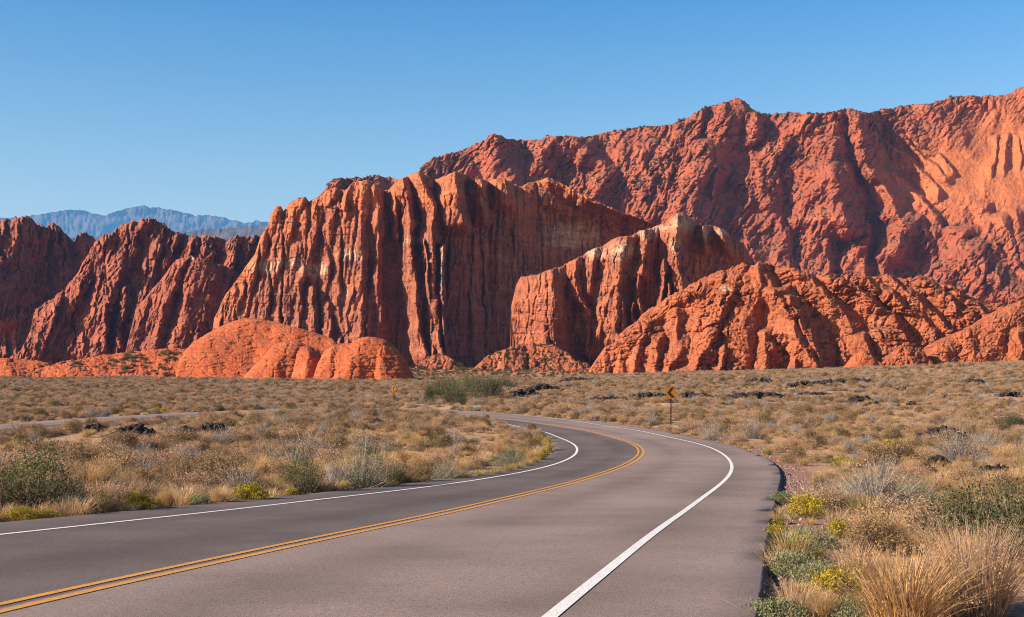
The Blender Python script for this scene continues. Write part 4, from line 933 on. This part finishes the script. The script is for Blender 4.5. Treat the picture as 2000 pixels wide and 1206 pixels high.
# ------------------------------------------------------------------ lava rock
m, nt, b = new_mat('black_lava'); t = NT(nt)
col = t.mix(t.ramp(t.noise(t.pos(), 3, 5, 0.7), [(0.35, 0.0), (0.7, 1.0)]), (0.014, 0.011, 0.011), (0.055, 0.040, 0.036))
col = t.mix(t.ramp(t.noise(t.pos(), 1.1, 5, 0.7), [(0.52, 0.0), (0.70, 0.5)]), col, (0.12, 0.075, 0.056))
nt.links.new(col, b.inputs['Base Color']); b.inputs['Roughness'].default_value = 0.75
t.bump(t.noise(t.pos(), 9, 6, 0.75), 0.08, 1.0, b)
M_LAVA = m
def ico():
    p = (1 + 5 ** 0.5) / 2
    V = np.array([(-1, p, 0), (1, p, 0), (-1, -p, 0), (1, -p, 0), (0, -1, p), (0, 1, p), (0, -1, -p), (0, 1, -p), (p, 0, -1), (p, 0, 1), (-p, 0, -1), (-p, 0, 1)], float)
    Fc = [(0, 11, 5), (0, 5, 1), (0, 1, 7), (0, 7, 10), (0, 10, 11), (1, 5, 9), (5, 11, 4), (11, 10, 2), (10, 7, 6), (7, 1, 8), (3, 9, 4), (3, 4, 2), (3, 2, 6), (3, 6, 8), (3, 8, 9), (4, 9, 5), (2, 4, 11), (6, 2, 10), (8, 6, 7), (9, 8, 1)]
    V = list(V / np.linalg.norm(V[0])); mid = {}; out = []
    def m_(a, b_):
        k = (min(a, b_), max(a, b_))
        if k not in mid: q = (V[a] + V[b_]) / 2; V.append(q / np.linalg.norm(q)); mid[k] = len(V) - 1
        return mid[k]
    for a, b_, c in Fc:
        x, y, z = m_(a, b_), m_(b_, c), m_(c, a); out += [(a, x, z), (b_, y, x), (c, z, y), (x, y, z)]
    return np.array(V), np.array(out)
IV, IF = ico()
def outcrop(px, py, w, h, label, seed):
    q = to_ground(px, py)
    if q is None: return
    X, Y, Z = q; m_ = Y / F; W, Hh = w * m_, h * m_; dep = min(W * 0.5, 3.0 + 0.02 * Y)
    g = np.random.default_rng(seed); h = h * (1.2 if Y > 120 else 1.45 if X < 0 else 1.0); W = W * (1.25 if Y > 120 else 1.0); Hh = h * m_; n = int(np.clip(w * 1.5, 26, 150)); TAKEN.append((X, Y - 0.25 * dep, 0.30 * W)); TAKEN.append((X - 0.25 * W, Y, 0.16 * W)); TAKEN.append((X + 0.25 * W, Y, 0.16 * W)); VV, FF = [], []
    for k in range(n):
        u = g.uniform(-0.5, 0.5); cx = X + u * W; cy = Y + g.uniform(-0.5, 0.5) * dep
        top = Hh * (1 - (2 * abs(u)) ** 2 * 0.7) * g.uniform(0.35, 1.0)
        r = np.array([g.uniform(0.5, 1.3), g.uniform(0.5, 1.2), g.uniform(0.6, 1.1)]) * max(Hh * 0.25, 0.036 * W)
        r[2] = min(r[2], max(top, 0.1) * 0.7)
        V = IV * r * (1 + 0.30 * g.normal(size=(len(IV), 1)))
        a = g.uniform(0, 6.28); c, s_ = math.cos(a), math.sin(a); V = V @ np.array([[c, -s_, 0], [s_, c, 0], [0, 0, 1]])
        zc = float(surf_z(cx, cy)[0]) + max(top - r[2], 0.0)
        VV.append(V + np.array([cx, cy, zc])); FF.append(IF + k * len(IV))
    o = mesh_obj('lava_outcrop', np.vstack(VV) - np.array([X, Y, Z]), np.vstack(FF), M_LAVA, smooth=False)
    o.location = (X, Y, Z)
    tag(o, label, 'lava outcrop', 'black lava rock outcrops on the plain', 'thing')
LAVA = [(262, 864, 100, 22, 'largest black lava heap on the flat inside the bend'), (118, 876, 90, 12, 'flat streak of black lava left of the largest heap inside the bend'), (185, 850, 46, 14, 'small black lava heap just behind the left end of the largest heap inside the bend'),
        (415, 854, 64, 16, 'black lava heap right of the largest heap inside the bend'), (362, 855, 40, 14, 'broken black lava between the two bigger heaps inside the bend'), (455, 858, 40, 9, 'thin black lava patch right of the second heap inside the bend'), (735, 838, 34, 15, 'twin black lava boulders near the far road inside the bend, right one'), (708, 840, 34, 12, 'twin black lava boulders near the far road inside the bend, left one'),
        (560, 813, 24, 10, 'small black lava ridge near the far stretch of road'), (185, 896, 26, 8, 'small black stone heap below the largest lava heap'), (245, 906, 44, 9, 'thin black lava sliver in the grass inside the bend'),
        (1022, 780, 60, 16, 'tilted black lava slab heap right of the green thicket'), (1060, 768, 60, 14, 'low black lava band behind the tilted slab heap'), (1180, 788, 90, 10, 'black lava heap halfway between the thicket and the nearer sign'), (1260, 782, 100, 12, 'black lava band left of the nearer sign'), (1300, 764, 60, 9, 'short black lava band above the nearer sign'), (1352, 782, 70, 14, 'black lava band right of the nearer sign'),
        (1105, 760, 60, 8, 'thin black lava band behind the heap between thicket and sign'), (1125, 747, 70, 10, 'black lava band below the broken red rubble'),
        (1482, 753, 54, 12, 'short lava heap at the left end of the upper black band'), (1570, 757, 56, 10, 'middle piece of the upper black lava band'), (1645, 755, 130, 11, 'longest piece of the upper black lava band'), (1905, 751, 40, 11, 'black lava piece on the rise at far right'), (1950, 748, 84, 7, 'long thin black lava piece on the rise at far right'),
        (1412, 782, 110, 9, 'left piece of the lower black lava band'), (1482, 783, 116, 14, 'thickest piece of the lower black lava band'), (1532, 778, 60, 8, 'thin right continuation of the lower black lava band'), (1588, 774, 70, 8, 'right end of the lower black lava band'),
        (1762, 767, 36, 8, 'small lava piece between the two black bands and the right rise'), (1680, 794, 38, 18, 'jagged lava heap right of the lower black band'), (1700, 796, 24, 10, 'small lava stone heap beside the jagged one'), (1785, 795, 28, 10, 'small lone lava heap below the right rise'), (1862, 782, 54, 9, 'flat black lava streak right of the lone small heap'), (1978, 776, 54, 10, 'black lava piece at the right edge of the plain'),
        (1842, 866, 96, 36, 'large black lava mound on the right behind the bare grey bush'), (1800, 856, 40, 10, 'low black lava spur left of the large mound'), (1965, 884, 46, 26, 'black lava heap right of the bare grey bush'), (1835, 910, 44, 20, 'black lava heap below the bare grey bush'), (1810, 936, 40, 26, 'black lava boulder among the feathery green shrubs'), (1908, 922, 46, 18, 'upper black lava boulder pile on the near right verge'), (1940, 942, 86, 28, 'largest black lava pile on the near right verge')]
for i, (a, b_, c, d_, lab) in enumerate(LAVA): outcrop(a, b_, c, d_, lab, 500 + i)


for (sx, sy) in ((1310.5, 832), (769.5, 796)):
    q = to_ground(sx, sy); TAKEN.append((q[0], q[1] - 1.5, 2.6)); TAKEN.append((q[0], q[1] - 5, 2.0))
# ---- the plain
def too_near(X, Y):
    m_ = np.zeros(len(X), bool)
    for (a, b_, r) in TAKEN: m_ |= (X - a) ** 2 + (Y - b_) ** 2 < r * r
    return m_
def scatter(bands, seed, dens_noise):
    g = np.random.default_rng(seed); O = []
    for (y0, y1, rho) in bands:
        n = int(rho * 1.06 * (y1 ** 2 - y0 ** 2) / 2)
        Y = np.sqrt(g.uniform(y0 ** 2, y1 ** 2, n)); X = (Y + 6) * g.uniform(-0.56, 0.60, n)
        k = g.uniform(0, 1, n) < np.clip(0.62 + dens_noise * (0.6 * fbm(X / 7, Y / 9, seed, 3) + 0.75 * fbm(X / 24, Y / 38, seed + 40, 2)), 0.08, 1)
        O.append(np.c_[X, Y][k])
    P = np.vstack(O); d, side = road_dist(P[:, 0], P[:, 1])
    k = (d > np.where((side > 0) & (P[:, 1] > 24) & (P[:, 1] < 46), 0.9, np.where(P[:, 1] < 24, 0.08, 0.25))) & ~too_near(P[:, 0], P[:, 1])
    P = P[k]; d = d[k]
    Z = surf_z(P[:, 0], P[:, 1])
    return P, Z, d, g
def gn_scatter(name, pts, rot, scl, idx, protos):
    """one object of many plants, each an instance of a plant that stands in the scene"""
    me = bpy.data.meshes.new(name); me.vertices.add(len(pts)); me.vertices.foreach_set('co', np.asarray(pts, np.float32).ravel())
    a = me.attributes.new('rot', 'FLOAT_VECTOR', 'POINT'); a.data.foreach_set('vector', np.asarray(rot, np.float32).ravel())
    a = me.attributes.new('scl', 'FLOAT_VECTOR', 'POINT'); a.data.foreach_set('vector', np.asarray(scl, np.float32).ravel())
    a = me.attributes.new('idx', 'INT', 'POINT'); a.data.foreach_set('value', np.asarray(idx, np.int32))
    o = bpy.data.objects.new(name, me); COL.objects.link(o)
    ng = bpy.data.node_groups.new(name, 'GeometryNodeTree')
    ng.interface.new_socket('Geometry', in_out='INPUT', socket_type='NodeSocketGeometry')
    ng.interface.new_socket('Geometry', in_out='OUTPUT', socket_type='NodeSocketGeometry')
    gi = ng.nodes.new('NodeGroupInput'); go = ng.nodes.new('NodeGroupOutput'); jn = ng.nodes.new('GeometryNodeJoinGeometry')
    last = gi.outputs[0]
    outs = []
    for k, p in enumerate(protos):
        oi = ng.nodes.new('GeometryNodeObjectInfo'); oi.inputs['Object'].default_value = p; oi.inputs['As Instance'].default_value = True; oi.transform_space = 'ORIGINAL'
        na = ng.nodes.new('GeometryNodeInputNamedAttribute'); na.data_type = 'INT'; na.inputs['Name'].default_value = 'idx'
        cp = ng.nodes.new('FunctionNodeCompare'); cp.data_type = 'INT'; cp.operation = 'EQUAL'
        ng.links.new(na.outputs['Attribute'], [q for q in cp.inputs if q.type == 'INT'][0]); [q for q in cp.inputs if q.type == 'INT'][1].default_value = k
        nr_ = ng.nodes.new('GeometryNodeInputNamedAttribute'); nr_.data_type = 'FLOAT_VECTOR'; nr_.inputs['Name'].default_value = 'rot'
        er = ng.nodes.new('FunctionNodeEulerToRotation'); ng.links.new(nr_.outputs['Attribute'], er.inputs[0])
        ns = ng.nodes.new('GeometryNodeInputNamedAttribute'); ns.data_type = 'FLOAT_VECTOR'; ns.inputs['Name'].default_value = 'scl'
        ip = ng.nodes.new('GeometryNodeInstanceOnPoints')
        ng.links.new(gi.outputs[0], ip.inputs['Points']); ng.links.new(cp.outputs[0], ip.inputs['Selection']); ng.links.new(oi.outputs['Geometry'], ip.inputs['Instance'])
        ng.links.new(er.outputs[0], ip.inputs['Rotation']); ng.links.new(ns.outputs['Attribute'], ip.inputs['Scale'])
        ng.links.new(ip.outputs[0], jn.inputs[0])
    ng.links.new(jn.outputs[0], go.inputs[0])
    o.modifiers.new('scatter', 'NODES').node_group = ng
    return tag(o, kind='stuff')
WORDS = {('bunch_grass', 0): 'tall golden bunch grass clump', ('bunch_grass', 1): 'pale straw bunch grass clump', ('bunch_grass', 2): 'short spreading straw grass tuft', ('bunch_grass', 3): 'green and straw bunch grass clump',
         ('desert_shrub', 0): 'tan dry shrub', ('desert_shrub', 1): 'olive brown shrub', ('desert_shrub', 2): 'pinkish dry shrub', ('desert_shrub', 3): 'bare grey twiggy shrub', ('desert_shrub', 4): 'tan stalky bush',
         ('green_shrub', 0): 'open green shrub', ('green_shrub', 1): 'dense dark green shrub', ('green_shrub', 2): 'low grey-green leafy plant', ('green_shrub', 3): 'feathery grey-green shrub', ('rabbitbrush', 0): 'bright yellow rabbitbrush', ('rabbitbrush', 1): 'dull yellow-green rabbitbrush'}
def populate(kindname, bands, seed, dn, probs, srange, cap, stuffname, grow=0.0):
    P, Z, d, g = scatter(bands, seed, dn)
    if kindname == 'desert_shrub':     # the near right verge is grass and green plants
        ok = ~((P[:, 1] < 30) & (P[:, 0] > 1.5) & (g.uniform(0, 1, len(P)) < 0.5)); P, Z, d = P[ok], Z[ok], d[ok]
    n = len(P); var = g.choice(len(probs), n, p=probs)
    s = g.uniform(*srange, n) * (1 + 0.35 * np.clip(fbm(P[:, 0] / 11, P[:, 1] / 13, seed + 5, 2), -1, 1)) * (1 + grow * sstep(120, 500, P[:, 1]))
    s = s * np.where(P[:, 1] < 12, 0.7, 1)
    if kindname != 'bunch_grass':
        ok = d > 0.1 + 0.50 * s; P, Z, d, s, var = P[ok], Z[ok], d[ok], s[ok], var[ok]; n = len(P)
    px = 1000 + F * P[:, 0] / P[:, 1]; py = HZ + F * (CZ - Z) / P[:, 1]
    inv = (px > -10) & (px < 2010) & (py < 1225)
    order = np.argsort(-np.where(inv, s / P[:, 1], 0)); big = order[:cap]; big = big[inv[big]]
    rest = np.setdiff1d(np.arange(n), big)
    _, side = road_dist(P[:, 0], P[:, 1])
    for i in big:
        if side[i] < 0: zone = 'on the flat inside the bend of the road'; 
        elif P[i, 1] < 40: zone = 'on the verge right of the road'
        else: zone = 'on the plain beyond the outer edge of the bend'
        w = WORDS[(kindname, int(var[i]))]
        plant(kindname, int(var[i]), P[i, 0], P[i, 1], g.uniform(0, 6.28), s[i], w + ' ' + zone, group=w + 's ' + zone, sz=s[i] * g.uniform(0.85, 1.15))
    if len(rest) and stuffname:
        rot = np.zeros((len(rest), 3)); rot[:, 2] = g.uniform(0, 6.28, len(rest)); rot[:, :2] = g.normal(0, 0.08, (len(rest), 2))
        sc_ = np.repeat(s[rest][:, None], 3, 1); sc_[:, 2] *= g.uniform(0.8, 1.15, len(rest))
        gn_scatter(stuffname, np.c_[P[rest], Z[rest]], rot, sc_, var[rest], KIND[kindname])
populate('desert_shrub', [(9.5, 60, 0.60), (60, 150, 0.58), (150, 300, 0.44), (300, 640, 0.27)], 101, 1.3, [0.28, 0.33, 0.21, 0.16, 0.02], (0.5, 1.3), 280, 'desert_scrub', 0.6)
populate('bunch_grass', [(9.5, 26, 5.0), (26, 40, 3.4), (40, 80, 1.2), (80, 150, 0.5), (150, 300, 0.18), (300, 620, 0.05)], 202, 0.8, [0.07, 0.36, 0.46, 0.11], (0.5, 1.1), 275, 'dry_grass', 0.8)
populate('green_shrub', [(12, 60, 0.035), (60, 150, 0.018), (150, 300, 0.010), (300, 620, 0.006)], 303, 0.6, [0.2, 0.15, 0.4, 0.25], (0.4, 0.8), 200, 'green_scrub', 0.6)
populate('rabbitbrush', [(10, 60, 0.035), (60, 160, 0.02)], 404, 0.6, [0.25, 0.75], (0.4, 0.9), 300, None)

# ---- scrub on the rock
def on_rock(form, seed, n, min_nz, s0, s1, keep=None, top=0):
    V, nn, px, py = form; g = np.random.default_rng(seed)
    nr, nc = px.shape
    i = g.integers(2, nr - 1, n); j = g.integers(2, nc - 2, n)
    if top: i[:top] = g.integers(nr - 5, nr - 1, top)
    ok = (nn[i, j, 2] > min_nz) & (g.uniform(0, 1, n) < np.clip(0.45 + 1.1 * fbm(px[i, j] / 45, py[i, j] / 30, seed, 3), 0, 1))
    if keep is not None: ok &= keep(px[i, j], py[i, j])
    P = V[i, j][ok]
    s = g.uniform(s0, s1, len(P)) * P[:, 1] / F
    return P - np.array([0, 0, 0.15]) * s[:, None], s, g
SP, SS = [], []
for form, seed, n, nz, a, c, keep, top in [
    (BRF, 1, 30000, 0.42, 2.4, 6.0, lambda x, y: (slick(x, y) < 0.25), 500), (BRF, 11, 9000, 0.3, 2.6, 5.6, lambda x, y: (y < np.interp(x, *np.array(br_top, float).T) + 42) & (slick(x, y) < 0.3), 0), (MWF, 2, 3500, 0.55, 1.8, 4.0, lambda x, y: y < 500, 60), (RDF, 3, 3500, 0.55, 2.0, 6.0, lambda x, y: x > 1480, 30),
    (TA1, 4, 900, 0.3, 2.5, 6.5, None, 0), (TA2, 5, 500, 0.3, 2.0, 5.0, None, 0), (TA3, 6, 1400, 0.2, 3.5, 8.0, None, 0)]:
    P, s, g = on_rock(form, seed, n, nz, a, c, keep, top); SP.append(P); SS.append(s)
g = np.random.default_rng(77)
for k in range(900):
    q = to_ground(g.uniform(770, 1190), g.uniform(716, 752), 450, 1400)
    if q: SP.append(np.array([q])); SS.append(np.array([g.uniform(3, 8) * q[1] / F]))
SP = np.vstack(SP); SS = np.concatenate(SS); g = np.random.default_rng(9)
rot = np.zeros((len(SP), 3)); rot[:, 2] = g.uniform(0, 6.28, len(SP))
sc_ = np.repeat((SS / 1.3)[:, None], 3, 1)
gn_scatter('cliff_scrub', SP, rot, sc_, g.choice([1, 1, 1, 0], len(SP)), KIND['green_shrub'][:2])
P, s, g = on_rock(LSF, 7, 5200, 0.03, 4.5, 11.5, lambda x, y: (x > 60) & (x < 385) & (y > 686) & (y < 744) & (_h(np.floor(x * 7), np.floor(y * 5), 3) < 0.15 + 0.85 * np.exp(-((x - 300) / 90) ** 2)), 0)
for q, k in list(zip(P, s))[:150]:
    o = KIND['green_shrub'][int(g.integers(0, 2))].copy(); o.name = 'juniper_bush'; COL.objects.link(o); o.location = q; o.rotation_euler = (0, 0, g.uniform(0, 6)); o.scale = (k / 1.3, k / 1.3, k / 1.5)
    tag(o, 'dark green bush growing on the low red slickrock shelf left of the domes', 'shrub', 'dark bushes on the low slickrock shelf', 'thing')

# ------------------------------------------------------------------ shoulder gravel
m, nt, b = new_mat('gravel_stone'); t = NT(nt); oi = t.n('ShaderNodeObjectInfo')
nt.links.new(t.ramp(oi.outputs['Random'], [(0.0, (0.10, 0.055, 0.045)), (0.5, (0.24, 0.13, 0.10)), (1.0, (0.36, 0.25, 0.20))]), b.inputs['Base Color'])
g = np.random.default_rng(5); ST = []
for k in range(2):
    o = mesh_obj('stone', IV * np.array([1.2, 0.9, 0.6]) * (1 + 0.18 * g.normal(size=(len(IV), 1))), IF, m, smooth=False)
    q = to_ground(1538 + 14 * k, 925 - 12 * k); o.location = (q[0], q[1], float(surf_z(q[0], q[1])[0]) + 0.03); o.scale = (0.09 - 0.02 * k,) * 3
    tag(o, ('larger', 'smaller')[k] + ' of two loose stones on the reddish gravel patch beside the bulging pavement edge', 'stone', None, 'thing'); ST.append(o)
gp, gs = [], []
i0 = int(np.argmin(np.hypot(*(CL - np.array([0.5, 7.0])).T)))
for k in range(3600):
    i = int(g.integers(max(i0 - 30, 0), i0 + 360)); sd = 1 if g.uniform() < 0.75 else -1
    w = (O_EO[i] if sd > 0 else O_EI[i]) + sd * (0.02 + abs(g.normal(0, 0.65)))
    q = CL[i] + CN[i] * w; gp.append((q[0], q[1], 0)); gs.append(g.uniform(0.008, 0.032) * (1.8 if g.uniform() < 0.06 else 1))
gp = np.array(gp); gp[:, 2] = surf_z(gp[:, 0], gp[:, 1]) + 0.004; gs = np.array(gs)
gn_scatter('gravel', gp, g.uniform(0, 6, (len(gp), 3)), np.repeat(gs[:, None], 3, 1), g.integers(0, 2, len(gp)), ST)

# ------------------------------------------------------------------ chevron signs
def plain_mat(name, c, rough=0.6, var=0.3, metal=0.0):
    m, nt, b = new_mat(name); t = NT(nt)
    nt.links.new(t.mix(t.ramp(t.noise(t.obj(), 7, 4, 0.6), [(0.35, var), (0.65, 0.0)]), c, tuple(0.5 * q for q in c)), b.inputs['Base Color'])
    b.inputs['Roughness'].default_value = rough; b.inputs['Metallic'].default_value = metal
    return m
M_SIGN, M_BLACK, M_RUST, M_BOLT = plain_mat('sign_yellow', (0.235, 0.085, 0.005), 0.5, 0.4), plain_mat('sign_black', (0.012, 0.011, 0.011)), plain_mat('rusty_steel', (0.115, 0.035, 0.022), 0.8, 0.5), plain_mat('bolt_steel', (0.3, 0.29, 0.28), 0.4, 0.2, 0.8)
def prism(poly, y0, y1):
    n = len(poly); V = [(x, y0, z) for x, z in poly] + [(x, y1, z) for x, z in poly]
    return V, [tuple(range(n)), tuple(range(2 * n - 1, n - 1, -1))] + [(i, i + n, (i + 1) % n + n, (i + 1) % n) for i in range(n)]
def rrect(w, h, r, n=5):
    P = []
    for cx, cz, a0 in ((w / 2 - r, h / 2 - r, 0), (-w / 2 + r, h / 2 - r, 90), (-w / 2 + r, -h / 2 + r, 180), (w / 2 - r, -h / 2 + r, 270)):
        for k in range(n + 1): a = R(a0 + 90 * k / n); P.append((cx + r * math.cos(a), cz + r * math.sin(a)))
    return P
def chevron_sign(px, py, hpx, rz, label, tilt):
    X, Y, Z = to_ground(px, py); H = hpx * Y / F; w, h = H * 0.245, H * 0.30
    e = bpy.data.objects.new('road_sign', None); COL.objects.link(e); e.location = (X, Y, float(surf_z(X, Y)[0])); e.rotation_euler = (0, 0, rz)
    tag(e, label, 'road sign', 'chevron signs on the outside of the bend')
    # u-channel post
    t_ = 0.006; a = 0.045
    U = [(-a, -0.02), (-a + t_, -0.02), (-a + t_, 0.03), (a - t_, 0.03), (a - t_, -0.02), (a, -0.02), (a, 0.03 + t_), (-a, 0.03 + t_)]
    n = len(U); V = [(x, y, -0.3) for x, y in U] + [(x, y, H - 0.03) for x, y in U]
    mesh_obj('post', V, [tuple(range(n - 1, -1, -1)), tuple(range(n, 2 * n))] + [(i, (i + 1) % n, (i + 1) % n + n, i + n) for i in range(n)], M_RUST, e, smooth=False)
    V, Fc = prism(rrect(w, h, w * 0.07), -0.026, -0.023)
    p = mesh_obj('panel', V, Fc, M_SIGN, e, smooth=False); p.location = (0, 0, H - h / 2); p.rotation_euler = (0, tilt, 0)
    cw, ch = w * 0.40, h * 0.45; th = w * 0.36
    V, Fc = prism([(-cw, 0), (cw - th, ch), (cw, ch), (-cw + th, 0), (cw, -ch), (cw - th, -ch)], -0.030, -0.0275)
    mesh_obj('chevron', V, Fc, M_BLACK, p, smooth=False)
    for z in (-h * 0.36, h * 0.36):
        V, Fc = prism([(0.012 * math.cos(q), z + 0.012 * math.sin(q)) for q in np.linspace(0, 6.28, 9)[:-1]], -0.038, -0.0275)
        mesh_obj('bolt', V, Fc, M_BOLT, p, smooth=False)
chevron_sign(1310.5, 833, 76, R(-8), 'yellow sign with a black left chevron on a rusty post, the nearer of the two', R(-4))
chevron_sign(769.5, 796, 44, R(-52), 'small far chevron sign turned half away on a rusty post above the far bend', R(3))

# ------------------------------------------------------------------ haze
def haze():
    x0, x1, y0, y1, z0, z1 = -40000, 40000, -600, 42000, HAZE_LOW, 4850
    V = [(x, y, z) for x in (x0, x1) for y in (y0, y1) for z in (z0, z1)]
    Fc = [(0, 1, 3, 2), (4, 6, 7, 5), (0, 4, 5, 1), (2, 3, 7, 6), (0, 2, 6, 4), (1, 5, 7, 3)]
    m = bpy.data.materials.new('haze'); m.use_nodes = True; nt = m.node_tree; nt.nodes.clear()
    out = nt.nodes.new('ShaderNodeOutputMaterial'); v = nt.nodes.new('ShaderNodeVolumePrincipled')
    v.inputs['Color'].default_value = (0.15, 0.48, 1.0, 1); v.inputs['Density'].default_value = 2.3e-5; v.inputs['Anisotropy'].default_value = 0.0
    nt.links.new(v.outputs[0], out.inputs['Volume'])
    tag(mesh_obj('haze', V, Fc, m, smooth=False), kind='stuff')
HAZE_LOW = -30
haze()
